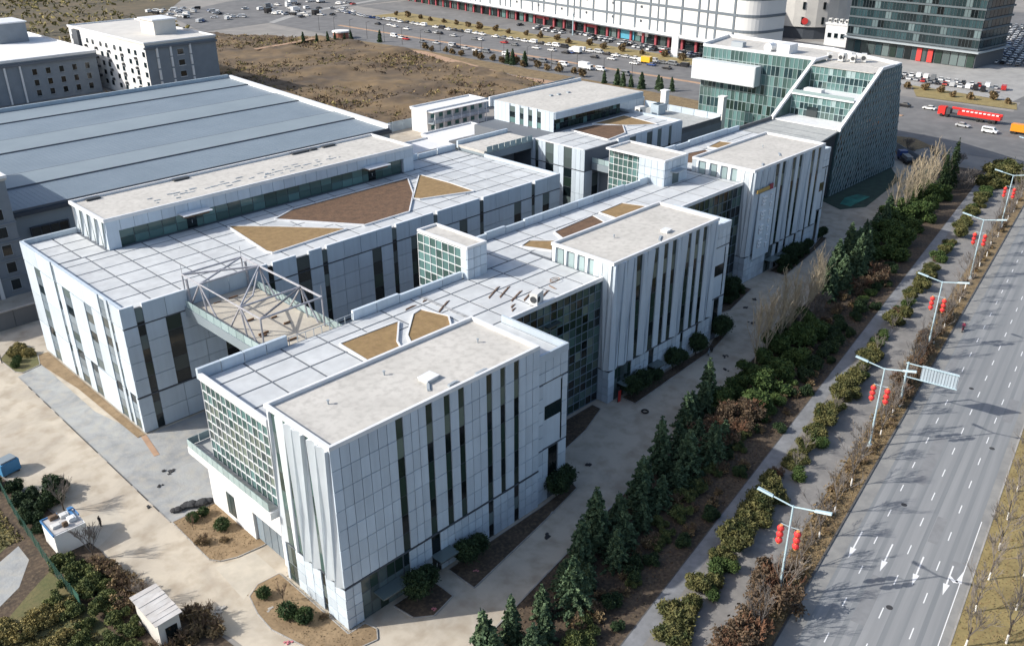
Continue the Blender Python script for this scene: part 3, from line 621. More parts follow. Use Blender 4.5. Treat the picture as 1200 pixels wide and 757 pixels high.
planter('tan roof planter with a notch behind the right end of the middle block', [(79.6, 31.2), (86.5, 31.6), (88, 27.5), (82, 24.0), (79, 24.0)], ZT+.02, 'planter_tan')
planter('brown roof planter beside the stair tower behind the far office block', [(115.5, 41.0), (122, 42.8), (128.5, 41.4), (126.5, 36.4), (118, 36.4)], ZT+.02, 'planter_brown')
planter('small tan roof planter behind the far office block', [(131, 42.4), (137, 43.2), (138, 39.5), (132, 38.5)], ZT+.02, 'planter_tan')
# roof clutter on the nearest terrace
for i, (x, y, L, a) in enumerate([(30.5, 24.6, 2.6, .1), (33.4, 24.9, 1.4, .1), (34.0, 21.6, 5.0, .5), (42.2, 20.0, 5.4, .45), (43.4, 19.0, 5.2, .45), (43.6, 16.8, 5.0, .4), (44.8, 15.6, 4.6, .4), (46.6, 14.2, 4.4, .4), (40.8, 14.8, 1.8, .4), (40.0, 13.9, 1.6, .4), (49.4, 15.2, 2.2, 1.4)]):
    b = MB(); n = 4
    for k in range(n): b.box(-L*.42+.1*k, L*.42-.15*k, -.14+k*.07, -.10+k*.07, k % 2*.05, .06+k % 2*.05)
    o = b.make(None, 'timber_stack', 'wood'); o.location = (x, y, ZT+.06); o.rotation_euler = (0, 0, a)
    tag(o, ('brown batten on the terrace, nearest the foot of the stair tower', 'short brown batten right of the one nearest the stair tower', 'long thin batten alone in the middle of the terrace', 'rearmost long batten of the stack left of the hose coil', 'second long batten from the back, left of the hose coil', 'long batten just behind the air conditioner', 'batten touching the back of the air conditioner', 'batten right of the air conditioner', 'short batten in front of the air conditioner, upper one', 'short batten by the roof edge in front of the air conditioner', 'short batten lying across, between air conditioner and hose coil')[i], 'timber', 'battens left on the roof')
def ac_unit(x, y, z, label, rot=0, s=1.0):
    T = Root('air_conditioner', label, 'air conditioner', (x, y, z), rot, 'rooftop air conditioners', local=True)
    box(T, 'housing', -.9*s, .9*s, -.55*s, .55*s, .15, 1.75*s, 'ac_white'); b = MB()
    b.bar((-.45*s, -.58*s, .95*s), (-.45*s, -.5*s, .95*s), .4*s, n=10); b.bar((-.96*s, 0, .95*s), (-.88*s, 0, .95*s), .45*s, n=10); b.make(T, 'fan_grille', 'ac_dark')
    b = MB(); b.box(-.8*s, .8*s, -.5*s, -.35*s, 0, .15); b.box(-.8*s, .8*s, .35*s, .5*s, 0, .15); b.make(T, 'skid', 'rail_dark'); return T
ac_unit(43.6, 12.9, ZT+.05, 'white air conditioner standing among the battens on the nearest terrace', .3, 1.1)
b = MB()
for k in range(14):
    a = k*.7; b.bar((.9*math.cos(a), .9*math.sin(a)*.6, .1+.03*k), (.9*math.cos(a+.7), .9*math.sin(a+.7)*.6, .1+.03*(k+1)), .05)
o = b.make(None, 'hose_coil', 'wood'); o.location = (51.2, 16.3, ZT+.05); tag(o, 'loose coil of brown hose on the terrace below the middle block', 'hose')
# drain channel and low white wall between the front roof and the terrace
for k in range(10): box(TB, 'channel', 33.6, 34.2, 13.0+k*1.38, 14.3+k*1.38, ZT+.05, ZT+.12, 'tile_joint')
# hatch and bits on the office roofs
def hatch(x, y, z, label, s=1.0):
    T = Root('roof_hatch', label, 'roof hatch', (x, y, z), .1, 'roof hatches', local=True)
    box(T, 'curb', -.9*s, .9*s, -.7*s, .7*s, 0, .35, 'ac_white'); box(T, 'lid', -1.0*s, 1.0*s, -.8*s, .8*s, .35, .45, 'coping')
hatch(16.3, 4.0, 23.56, 'white roof hatch on the nearest office block'); hatch(74.4, 13.2, 23.56, 'small white roof hatch on the middle office block', .8)
for lab, x, y, L, a, s_ in (('grey board lying beside the hatch on the nearest office roof', 15.2, 2.7, 2.0, .9, 1), ('thin grey plank by the front edge of the nearest office roof', 17.5, 1.2, 1.6, .1, 1), ('dark strip lying along the front edge of the nearest roof, towards its far end', 21.6, .9, 2.0, .05, 1),
        ('grey board lying on the middle office roof near its front edge', 71.2, 12.0, 2.2, .5, 1), ('grey scrap of felt on the far office roof', 128.5, 23.6, 2.4, .6, 1), ('small dark board by the front edge of the far office roof', 119.5, 22.2, 1.6, .4, 1)):
    b = MB(); b.box(-L/2, L/2, -.18, .18, .0, .12); b.box(-L/2+.1, L/2-.3, -.10, .22, .12, .2); o = b.make(None, 'board', 'frame_grey'); o.location = (x, y, 23.57); o.rotation_euler = (0, 0, a); tag(o, lab, 'board')

for lab, x, y, z in (('little grey vent pipe near the left end of the nearest roof', 5.2, 7.6, 23.56), ('little grey vent pipe in the middle of the nearest roof', 13.4, 8.4, 23.56), ('little grey vent pipe at the far end of the nearest roof', 26.4, 6.6, 23.56), ('little grey vent pipe on the middle office roof', 66.4, 17.5, 23.56), ('little grey vent pipe on the far office roof', 131, 29, 23.56)):
    b = MB(); b.bar((0, 0, 0), (0, 0, .45), .09, n=6); b.bar((0, 0, .45), (0, 0, .55), .18, n=6); o = b.make(None, 'vent_pipe', 'frame_grey'); o.location = (x, y, z); tag(o, lab, 'pipe')
# ---- stair towers on the terrace
def stair_tower(x0, x1, y0, y1, z0, z1, label, yg, xg):
    T = Root('stair_tower', label, 'stair tower', (x0, y0, z0))
    block_wall(T, x0+.16, x1-.16, y0+.16, yg, z0, z1-.4); 
    panels(T, 'x', y0+.16, -1, x0, x1, z0+.02, z1-.4, [], 1.3, 3, 'panel_rib'); panels(T, 'y', x0+.16, -1, y0+.16, yg, z0+.02, z1-.4, [], 1.4, 3)
    panels(T, 'y', x1-.16, 1, y0+.16, yg, z0+.02, z1-.4, [], 1.4, 3)
    block_wall(T, xg+.16, x1-.14, yg+.01, y1, z0-8, z1-.45, name='glazed_wall')
    curtain(T, 'y', xg+.16, -1, yg+.05, y1, z0-7, z1-.6, 7, 8, ['glass_teal', 'glass_green', 'glass_teal', 'glass_green'], fw=.08)
    box(T, 'roof', x0+.3, x1-.3, y0+.3, y1-.3, z1-.4, z1-.34, 'screed'); parapet(T, min(x0, xg), x1, y0, y1, z1-.39, z1, .34, 'wesn', 'coping')
    return T
stair_tower(42.7, 46.7, 26.0, 37.4, ZT-.02, 26.2, 'small white stair tower with a green glass side at the back of the nearest terrace', 27.4, 42.7)
TT = stair_tower(100.4, 108.2, 32.4, 47.0, ZT-.02, 26.2, 'wider white stair tower with a green glass side near the far office block', 38.6, 101.6)
cv = box(TT, 'canopy', 102.4, 106.0, 31.0, 32.38, 23.6, 23.75, 'frame_grey'); f = box(TT, 'door', 103.2, 105.2, 32.3, 32.38, ZT+.05, 23.4, 'glass_grey')
# ================================================================== HALL WITH ROOF GARDEN (left)
LB = Root('hall_building', 'large white hall with pale tiled roof terrace, long penthouse and three planters', 'building', (48, 70, 0))
ZL = 19.7
block_wall(LB, 2.5, 94.7, 54.4, 79.8, 0, ZL); block_wall(LB, 2.52, 77.2, 79.82, 93.0, 0, ZL-.02); block_wall(LB, 77.3, 94.7, 79.82, 86, 0, ZL-.02)
HB = [(4.9, 1.1, .1, 20.3), (9.7, 2.3, 5.9, 17.2), (18.2, 2.0, .2, 13.0), (26.4, .9, 6, 20.3), (32.4, 2.4, .2, 20.3), (36.6, .95, .2, 20.3), (47.2, 2.0, .2, 17.2), (51.2, .95, .2, 20.3), (55.9, 2.0, .2, 17.2), (60.8, .9, .2, 20.3), (67.6, 2.0, .2, 17.2), (72.4, .95, .2, 20.3), (82.3, 2.0, .2, 17.2), (86.8, .9, .2, 20.3), (90.6, 2.0, .2, 17.2)]
def hall_front(T, ax, pos, out, a0, a1, strips, pw, m):
    for c, w_, lo, hi in strips:
        window_strip(T, ax, pos, out, c, w_, lo, min(hi, 19.9), max(3, round((hi-lo)/2.3)), ('glass_dark', 'glass_grey', 'glass_dark', 'glass_olive'), seq=[0, 1, 0, 2, 3, 0, 1])
    panels(T, ax, pos, out, a0, a1, .1, 5.9, strips, pw, 2, m); panels(T, ax, pos, out, a0, a1, 6.15, 17.2, strips, pw, 4, m)
    panels(T, ax, pos, out, a0, a1, 17.35, 20.5, [(c, w_, lo, hi+.3) if hi > 20 else (c, w_, lo, hi) for c, w_, lo, hi in strips], pw, 1, m)
    fbox(T, 'ledge', ax, pos, out, a0, a1, 5.92, 6.13, -.02, .17, 'joint_dark'); fbox(T, 'ledge', ax, pos, out, a0, a1, 17.21, 17.34, -.02, .17, 'joint_dark')
hall_front(LB, 'x', 54.4, -1, 2.2, 94.8, HB, 3.4, 'panel_groove')
LS = [(87.2, 2.6, .2, 17.2), (79.3, 1.1, .2, 20.3), (75.2, 3.0, .2, 17.2), (67.0, 2.7, 6.1, 17.2), (70.0, 2.6, .2, 5.9), (60.9, 2.2, .2, 20.3), (58.4, .8, .2, 20.3), (56.2, 1.9, .2, 5.9)]
for c, w_, lo, hi in LS:
    window_strip(LB, 'y', 2.5, -1, c, w_, lo, min(hi, 19.9), max(2, round((hi-lo)/1.6)), ('glass_grey', 'glass_sky', 'glass_dark', 'glass_sky'), seq=[0, 1, 3, 2, 1])
for z0, z1, n in ((.1, 6.0, 1), (6.1, 17.2, 2), (17.3, 20.5, 1)): panels(LB, 'y', 2.5, -1, 54.2, 93.0, z0, z1, LS, 6.5, n)
panels(LB, 'x', 93.0, 1, 2.4, 11.6, 17.3, 20.5, [], 3.2, 1)
# parapet backs, roof tiles, planters
for lo, hi in ((2.3, 4.3), (5.5, 12.0), (22.4, 25.9), (26.9, 31.2), (33.6, 36.1), (37.1, 50.7), (51.7, 60.3), (61.3, 71.9), (72.9, 86.3), (87.3, 94.7)): box(LB, 'parapet', lo, hi, 54.42, 54.8, ZL, 20.46, 'coping')
box(LB, 'parapet', 2.52, 2.9, 54.85, 92.9, ZL, 20.46, 'panel_white'); box(LB, 'parapet', 2.95, 11.7, 92.6, 92.95, ZL, 20.6, 'panel_white')
box(LB, 'parapet', 94.3, 94.7, 54.85, 76.4, ZL, 20.46, 'panel_white')
for k in range(3): box(LB, 'parapet', 77.6+k*5.6, 82.9+k*5.6, 85.6, 86.0, ZL, 21.0-.2*(k % 2), 'panel_white')
tiles(LB, 3.1, 94.2, 55.0, 79.7, 4.7, 4.45, ZL); tiles(LB, 3.1, 11.5, 79.9, 92.5, 4.2, 4.2, ZL); tiles(LB, 77.5, 94.2, 79.9, 85.5, 5.4, 5.4, ZL)
planter('big tan planter of the hall roof, wedge shaped, nearest the steel frame', [(31.4, 76.0), (37.5, 69.2), (45.1, 59.9), (30.0, 59.2), (29.6, 60.4)], ZL+.02, 'planter_tan')
planter('largest roof planter, brown soil, in front of the long penthouse', [(39.2, 73.2), (44.5, 75.6), (71.7, 75.6), (66, 67), (58.6, 59.2), (48.6, 59.2)], ZL+.02, 'planter_brown')
planter('tan planter at the far end of the hall roof, wedge beside the brown one', [(75.1, 75.7), (75.6, 67), (75.3, 59.6), (64.9, 63.3), (64.2, 64.6)], ZL+.02, 'planter_tan')
# penthouse
PH = Root('penthouse', 'long low penthouse with glazed front standing on the hall roof', 'penthouse', (44, 86, ZL))
block_wall(PH, 12.1, 76.8, 80.6, 93.9, ZL+.0, 24.6); box(PH, 'roof', 12.3, 76.6, 80.4, 93.6, 24.6, 24.66, 'screed')
parapet(PH, 11.8, 77.1, 79.8, 94.1, 24.5, 25.1, .35, 'wesn', 'coping')
for k in range(27): box(PH, 'panel', 12.0+k*2.41, 12.0+(k+1)*2.41-.06, 79.85, 80.55, 22.7, 24.5, 'panel_rib')
for k in range(24):
    for j in range(2): box(PH, 'pane', 14.2+k*2.5, 14.2+(k+1)*2.5-.12, 80.5, 80.62, ZL+.05+j*1.45, ZL+1.43+j*1.5, random.choice(['glass_teal', 'glass_green', 'glass_teal'] if j == 0 else ['glass_teal', 'glass_green', 'glass_green']))
box(PH, 'end_pier', 11.9, 14.0, 79.9, 80.6, ZL+.02, 22.68, 'panel_rib'); box(PH, 'end_pier', 74.4, 77.0, 79.9, 80.6, ZL+.02, 22.68, 'panel_rib')
for i in range(9): pleat(PH, 'y', 12.1, -1, 80.0+i*1.52, 80.0+(i+1)*1.52-.75, ZL, 24.5, i % 2 == 0, .35)
for i in range(8): fbox(PH, 'pane', 'y', 12.1, -1, 80.8+i*1.52, 81.5+i*1.52, ZL+.3, 24.3, -.02, .05, random.choice(['glass_grey', 'glass_olive', 'glass_dark']))
panels(PH, 'y', 76.8, 1, 80.6, 93.9, ZL, 24.5, [], 2.2, 1, 'panel_rib')
for x in (27.0, 66.5):
    cv = box(PH, 'canopy', x-2.6, x+2.8, 77.6, 79.8, 22.9, 23.05, 'coping'); box(PH, 'canopy_soffit', x-2.2, x+2.4, 78.2, 79.8, 22.4, 22.88, 'twig_brown', sub=cv)
    f = box(PH, 'door', x-.9, x+.9, 80.44, 80.52, ZL+.05, 22.3, 'glass_dark'); box(PH, 'handle', x-.05, x+.05, 80.38, 80.44, ZL+.9, ZL+1.5, 'frame_grey', sub=f)
b = MB()
for _ in range(60):
    x = random.uniform(22, 62); y = 83.0+random.choice([0, 1.6, 3.0])+random.uniform(-.3, .3); l = random.uniform(.5, 2.2); b.box(x, x+l*.7, y, y+.2, 24.67, 24.67+random.uniform(.05, .12))
o = b.make(None, 'roof_debris', 'frame_grey'); tag(o, 'rows of small grey blocks lying on the penthouse roof', 'blocks', kind='stuff')
b = MB()
for x, l in ((14.4, 2.4), (30.5, 3), (56, 4), (60.4, 1.6), (63.5, 3.0)): b.box(x, x+l, 92.6, 93.4, 24.67, 25.0)
o = b.make(None, 'roof_debris', 'ac_dark'); tag(o, 'dark lumber and boxes along the back edge of the penthouse roof', 'debris', kind='stuff')
# ---- link bridge with its glass railings and steel space frame
LK = Root('link_bridge', 'concrete link bridge with glass railings between hall and terrace', 'bridge', (17.2, 41, 16))
box(LK, 'deck', 11.6, 23.0, 27.5, 54.15, 16.4, 17.9, 'metal_pale'); box(LK, 'floor', 11.9, 22.7, 27.6, 54.1, 17.9, 17.96, 'concrete_new')
for k in range(12):
    y = 29.2+k*2.05
    for x in (11.68, 22.85): box(LK, 'railing', x, x+.06, y, y+1.95, 17.96, 19.1, 'glass_pale')
SF = Root('steel_frame', 'open steel tube frame of pyramids standing over the link bridge', 'steel frame', (17.2, 44, 17.96))
ysn = [54.6, 50.2, 45.4, 39.0, 33.8]; top = {}
zt = [22.6, 22.4, 22.4, 22.4, 22.3]
ys4 = [55.4, 50.2, 39.0, 33.8]
for x in (12.6, 22.3):
    for y in ys4: top[(x, y)] = Vector((x, y, 22.4))
def tube(name, p, q, r=.15): MB().bar(p, q, r, n=6).make(SF, name, 'steel')
for x in (12.6, 22.3):
    for i in range(3): tube('chord', top[(x, ys4[i])], top[(x, ys4[i+1])], .18 if x > 20 else .12)
for y in ys4: tube('cross_tube', top[(12.6, y)], top[(22.3, y)])
for i in range(3):
    tube('diagonal', top[(12.6, ys4[i+1])], top[(22.3, ys4[i])]); 
tube('diagonal', top[(22.3, 39.0)], top[(12.6, 33.8)]); tube('diagonal', top[(12.6, 55.4)], top[(22.3, 50.2)])
mid = Vector((17.4, 44.6, 18.9))
for x in (12.6, 22.3):
    for y, feet in ((50.2, (54.0, 49.0, 46.0)), (39.0, (42.8, 38.0, 35.4))):
        for fy in feet: tube('strut', top[(x, y)], (x, fy, 17.9), .13)
    tube('post', top[(x, 33.8)], (x, 33.8, 17.9), .13); tube('post', top[(x, 55.4)], (x, 55.4, ZL), .13)
    tube('post', (x, 54.3, 22.0), (x, 54.0, 17.9), .2)
tube('strut', top[(12.6, 39.0)], (17.6, 44.5, 20.8), .13); tube('strut', (17.6, 44.5, 20.8), top[(22.3, 50.2)], .13)
for x, y in ((12.6, 55.4), (22.3, 55.4), (22.3, 33.8)): MB().bar((x, y, 22.4), (x, y, 24.2), .04).make(SF, 'lightning_rod', 'steel')
b = MB()
for _ in range(9):
    x, y = random.uniform(13.2, 18.5), random.uniform(31, 52); b.box(x, x+random.uniform(.4, 1.6), y, y+.14, 17.98, 18.0+random.uniform(.05, .3))
o = b.make(None, 'deck_debris', 'wood'); tag(o, 'planks and leftovers scattered on the link bridge deck', 'debris', kind='stuff')

# ================================================================== REAR HALL WITH OVERHANGING PENTHOUSE
NH = Root('hall_building', 'white rear hall with tall lit window strips and two roof planters', 'building', (128, 78, 0))
ZN = 20.8
block_wall(NH, 110.7, 147.8, 61.2, 97, 0, ZN)
NS = [(75.6, 1.0, .2, 20.6), (71.6, 2.5, .2, 20.6), (66.0, 2.4, .2, 20.6)]
for c, w_, lo, hi in NS: window_strip(NH, 'y', 110.7, -1, c, w_, lo, hi, 9, ('glass_grey', 'glass_dark', 'glass_olive'), seq=[0, 1, 0, 0, 1, 2, 1, 0, 0])
panels(NH, 'y', 110.7, -1, 61.0, 77.5, .1, 15.9, NS, 1.5, 3); panels(NH, 'y', 110.7, -1, 61.0, 77.5, 16.1, 21.0, NS, 1.5, 1)
fbox(NH, 'ledge', 'y', 110.7, -1, 61, 77.4, 15.92, 16.07, -.02, .1, 'joint_dark')
FS = [(114.5, 2.2, .2, 15), (120.0, 2.2, .2, 15), (128.0, 2.4, 16.4, 20.6), (134.6, 2.2, .2, 20.6), (138.6, 1.6, .2, 20.6), (143.0, 1.1, .2, 20.6)]
for c, w_, lo, hi in FS: window_strip(NH, 'x', 61.2, -1, c, w_, lo, hi, 5, ('glass_dark', 'glass_grey', 'glass_dark'))
panels(NH, 'x', 61.2, -1, 110.5, 148, .1, 15.9, FS, 3.0, 3, 'panel_rib'); panels(NH, 'x', 61.2, -1, 122.5, 148, 16.1, 21.2, FS, 2.6, 1, 'panel_rib')
tiles(NH, 110.9, 147.6, 61.4, 77.0, 4.6, 3.9, ZN, holes=())
box(NH, 'parapet', 110.55, 110.9, 61.4, 76.9, ZN, 21.05, 'coping'); box(NH, 'parapet', 122.6, 147.9, 61.25, 61.6, ZN, 21.4, 'coping'); box(NH, 'parapet', 147.5, 147.9, 61.65, 96.9, ZN, 21.4, 'panel_white')
planter('brown five-sided planter on the rear hall roof', [(122.4, 75.2), (129.8, 74.4), (134.4, 69.3), (128.9, 64.2), (121.4, 63.2)], ZN+.02, 'planter_brown')
planter('tan wedge planter on the rear hall roof, beside the brown one', [(130.6, 75.6), (143.0, 75.6), (141.2, 63.8), (135.2, 68.4)], ZN+.02, 'planter_tan')
PN = Root('penthouse', 'penthouse with overhanging roof slab above a glazed front on the rear hall', 'penthouse', (132, 87, ZN))
block_wall(PN, 118.2, 145, 78.6, 96.8, ZN, 23.9); box(PN, 'roof_slab', 118.25, 152.5, 76.9, 98.2, 23.9, 25.5, 'panel_rib'); box(PN, 'roof', 118.5, 152.1, 77.3, 97.8, 25.5, 25.56, 'screed')
box(PN, 'parapet', 117.4, 152.5, 98.25, 98.7, 24, 26.3, 'coping')
panels(PN, 'y', 118.2, -1, 77.2, 97.4, ZN, 25.6, [(82.0, 1.3, 0, 99), (84.9, 1.3, 0, 99), (87.8, 1.3, 0, 99), (91.0, 1.9, 0, 99)], 1.5, 1)
for c, w_ in ((82.0, 1.3), (84.9, 1.3), (87.8, 1.3), (91.0, 1.9)): window_strip(PN, 'y', 118.2, -1, c, w_, ZN+.2, 25.0, 3, ('glass_teal', 'glass_dark', 'glass_grey'))
for k in range(18):
    for j in range(2): box(PN, 'pane', 118.9+k*1.45, 118.9+(k+1)*1.45-.12, 78.48, 78.6, ZN+.08+j*1.5, ZN+1.5+j*1.5, random.choice(['glass_olive', 'glass_dark', 'glass_olive', 'glass_teal']))
for x, y in ((131, 90), (133.5, 89.6), (137, 89.4)): o = box(None, 'roof_block', x, x+.9, y, y+.7, 25.56, 25.9, 'frame_grey'); tag(o, {131: 'small grey block on the rear penthouse roof, left one of three', 133.5: 'small grey block on the rear penthouse roof, middle one of three', 137: 'small grey block on the rear penthouse roof, right one of three'}[x], 'block', 'blocks on the rear roof')
# roof bridges
RB = Root('link_bridge', 'flat roofed link with glass railing joining the two halls at the back', 'bridge', (102, 80, 16))
box(RB, 'deck', 94.85, 110.5, 76.9, 85.6, 18.6, 20.2, 'metal_pale'); box(RB, 'floor', 94.9, 118, 77.0, 85.5, 20.2, 20.75, 'screed')
for k in range(8): box(RB, 'railing', 95.6+k*1.86, 97.3+k*1.86, 76.82, 76.88, 20.3, 21.7, 'glass_pale')
box(RB, 'wall', 94.9, 110.4, 83, 85.4, 0, 18.5, 'wall_slate'); box(RB, 'parapet', 94.9, 111, 85.65, 86.1, 20, 21.6, 'panel_white')
R2 = Root('link_bridge', 'short bridge with glass railings between rear hall and stair tower', 'bridge', (118, 54, 15))
box(R2, 'deck', 113.0, 126, 46.3, 60.98, 16.2, 17.7, 'metal_pale'); box(R2, 'floor', 113.4, 125.6, 46.4, 60.9, 17.7, 17.76, 'screed')
for k in range(8): box(R2, 'railing', 113.08, 113.14, 46.6+k*1.8, 48.3+k*1.8, 17.76, 18.9, 'glass_pale')
box(R2, 'wall', 116, 126, 46.5, 60.8, 0, 16.1, 'wall_slate')
AN = Root('annex', 'low flat roofed annex with white parapet behind the rear hall', 'building', (162, 86, 0))
block_wall(AN, 148.1, 184, 72, 100, 0, 13.4, 'wall_slate'); box(AN, 'roof', 148.2, 183.6, 72.3, 99.6, 13.4, 13.46, 'screed_grey')
for k in range(9): box(AN, 'parapet', 148.2+k*4, 152.1+k*4, 99.65, 100.1, 13.0, 16.2, 'panel_white')
for k in range(6): box(AN, 'parapet', 183.6, 184.0, 72.3+k*4.5, 76.6+k*4.5, 13, 15.2, 'panel_white')
box(AN, 'parapet', 148.2, 183.5, 72.0, 72.3, 13, 14.6, 'wall_grey')
for x, y, h in ((183.8, 92, 19), (196.5, 80, 17)):
    o = MB().box(x-.9, x+.9, y-.9, y+.9, 0, h).box(x-1.1, x+1.1, y-1.1, y+1.1, h, h+.3).make(None, 'pillar', 'wall_white'); tag(o, 'white square pillar beside the annex roof' if h > 18 else 'white square pillar next to the left edge of the glass tower', 'pillar')
ac_unit(172, 92, 13.46, 'white air conditioner on the annex roof, left of the blue tank', 0, 1.6); ac_unit(164, 94, 13.46, 'white air conditioner on the annex roof, farther left', 0, 1.4)
T = Root('water_tank', 'pale blue tank with two lids on the annex roof', 'tank', (178, 90, 13.46)); box(T, 'shell', 176.2, 179.8, 88.6, 91.4, 13.5, 16.4, 'sheet_blue'); box(T, 'lid', 176.5, 177.8, 89.2, 90.8, 16.4, 16.6, 'glass_dark'); box(T, 'lid', 178.2, 179.5, 89.2, 90.8, 16.4, 16.6, 'glass_dark')

# ================================================================== GLASS TOWER
GT = Root('glass_tower', 'green glass tower with a sloping cut front, white fins and patterned side wall', 'tower', (205, 60, 0))
HT = 30.0
slab(GT, 'core', [(204.2, 35.3), (210.4, 35.3), (221.5, 60), (223.4, 96.3), (204.2, 92.7)], 0, HT-.42, 'wall_slate'); slab(GT, 'roof', [(204.3, 35.4), (210.8, 35.4), (221.9, 60), (223.8, 96.6), (204.3, 92.8)], HT-.42, HT-.34, 'screed')
slab(GT, 'roof_edge', [(203.9, 93.2), (203.9, 54.1), (204.4, 54.1), (204.4, 92.8)], HT-.5, HT+.25, 'coping'); slab(GT, 'roof_edge', [(203.9, 93.3), (224.6, 97.4), (224.6, 96.85), (204.4, 92.85)], HT-.5, HT+.5, 'coping')
slab(GT, 'roof_edge', [(198.3, 34.7), (211.4, 34.7), (222.5, 60), (224.4, 96.8), (223.8, 96.8), (221.9, 60.1), (211.0, 35.35), (198.3, 35.35)], HT-.3, HT+.5, 'coping')
curtain(GT, 'y', 204.0, -1, 54.0, 93.0, .2, HT-.6, 28, 10, None, frame='glass_pale', fw=.16, pick=lambda i, j: random.choice(['glass_teal', 'glass_teal', 'glass_green'] if j in (9, 7, 5, 3, 1) else ['glass_green', 'office_glass', 'glass_olive', 'glass_teal', 'office_glass']))
# white screen box hung on the lit side
SB = box(GT, 'screen_box', 200.4, 203.8, 72.4, 94.4, 20.2, 26.0, 'screen_white'); box(GT, 'screen_frame', 200.3, 200.42, 72.6, 94.2, 20.4, 25.8, 'screen_white', sub=SB)
# sloping white fins that bound the cut front
def fin_wall(y0, y1, name):
    pr = [(174.5, 0), (174.5, 19.6), (198.6, 30.2), (205, 30.2), (205, 0)]
    vs = [(x, y0, z) for x, z in pr]+[(x, y1, z) for x, z in pr]; n = len(pr)
    return mesh(GT, name, vs, [tuple(range(n)), tuple(range(n, 2*n))[::-1]]+[(k, n+k, n+(k+1) % n, (k+1) % n) for k in range(n)], 'glass_pale' if 'inner' in name else 'coping')
def slope_cap(y0, y1):
    b = MB(); P = [(178.6, 18.4), (198.2, 30.9), (205.3, 30.9), (205.3, 30.2), (198.4, 30.2), (178.6, 17.5)]
    vs = [(x, y0, z) for x, z in P]+[(x, y1, z) for x, z in P]; n = 6
    b.add(vs, [(0, 1, 4, 5), (1, 2, 3, 4), (n+5, n+4, n+1, n), (n+4, n+3, n+2, n+1)]+[(k, n+k, n+(k+1) % n, (k+1) % n) for k in range(n)]); b.make(GT, 'white_fin', 'coping')
slope_cap(53.1, 53.95); slope_cap(34.1, 34.95)
vs = [(179.2, 52.9, 0), (204, 52.9, 0), (204, 52.9, 30.1), (198.5, 52.9, 30.1), (179.2, 52.9, 17.8)]
mesh(GT, 'side_wall', vs+[(x, 53.8, z) for x, y, z in vs], [(0, 1, 2, 3, 4), (9, 8, 7, 6, 5)]+[(k, 5+k, 5+(k+1) % 5, (k+1) % 5) for k in range(5)], 'glass_green')
# stepped glass fronts and terraces between the fins
block_wall(GT, 187.2, 204.1, 35.25, 52.8, 0, 23.3, 'wall_slate', 'core'); block_wall(GT, 196.2, 204.1, 35.3, 52.75, 23.3, HT-.45, 'wall_slate', 'core'); block_wall(GT, 179.6, 187.15, 35.3, 52.7, 0, 17.6, 'wall_slate', 'core')
pk = lambda i, j: random.choice(['glass_teal', 'glass_teal', 'glass_green', 'glass_pale'] if j == 2 else ['glass_teal', 'office_glass', 'glass_green', 'office_glass'])
curtain(GT, 'y', 187.0, -1, 35.3, 52.8, 17.9, 23.25, 14, 3, None, frame='glass_pale', fw=.14, pick=pk)
box(GT, 'terrace_slab', 186.4, 196.0, 35.3, 52.8, 23.35, 23.75, 'coping'); box(GT, 'terrace_rail', 186.5, 186.65, 35.4, 52.7, 23.76, 24.6, 'glass_pale'); curtain(GT, 'y', 196.0, -1, 35.3, 52.8, 23.8, HT-.5, 14, 3, None, frame='glass_pale', fw=.14, pick=pk)
box(GT, 'terrace_slab', 195.6, 204.25, 35.4, 52.8, HT-.48, HT-.36, 'screed'); box(GT, 'terrace_slab', 179.0, 186.9, 35.3, 52.8, 17.6, 17.95, 'coping')
box(GT, 'planter_box', 188.4, 190.6, 45.5, 50.5, 23.8, 24.9, 'wall_white'); f = box(GT, 'door', 186.75, 186.85, 45.0, 48.0, 18.0, 20.6, 'glass_dark')
# patterned dark wall facing the drive: a dark skin with a lattice of diamonds
prof = [(178.4, .2), (179.0, 17.6), (198.2, 29.9), (211.2, 30.0), (215.6, 15), (218.8, .2)]
vs = [(x, 34.6, z) for x, z in prof]+[(x, 35.2, z) for x, z in prof]; n = 6
mesh(GT, 'patterned_wall', vs, [tuple(range(n))[::-1], tuple(range(n, 2*n))]+[(k, (k+1) % n, n+(k+1) % n, n+k) for k in range(n)][::1], 'skin_glass')
lat = MB()
def inprof(x, z): return inside(x, z, prof)
for i in range(-24, 40):
    for sgn in (1, -1):
        seg = None
        for k in range(0, 61):
            z = .4+k*.5; x = 176+i*1.55+sgn*(z*.42) + (0 if sgn > 0 else 18)
            ok = inprof(x, z)
            if ok and seg is None: seg = (x, z)
            if seg and (not ok or k == 60):
                xe = x; lat.bar((seg[0], 34.54, seg[1]), (xe, 34.54, z), .09); seg = None
lat.make(GT, 'lattice', 'lattice', kind='stuff')
dv = []
for i in range(28):
    for j in range(18):
        x, z = 176.5+i*1.65+(j % 2)*.8, 1.2+j*1.6
        if inprof(x-.7, z) and inprof(x+.7, z) and inprof(x, z+.9) and random.random() < .7: dv.append((x, z))
for x, z in dv[:280]:
    mesh(GT, 'pane', [(x-.55, 34.55, z), (x, 34.55, z-.75), (x+.55, 34.55, z), (x, 34.55, z+.75), (x, 34.48, z)], [(0, 1, 4), (1, 2, 4), (2, 3, 4), (3, 0, 4)], random.choice(['glass_dark', 'glass_dark', 'office_glass', 'office_light']))
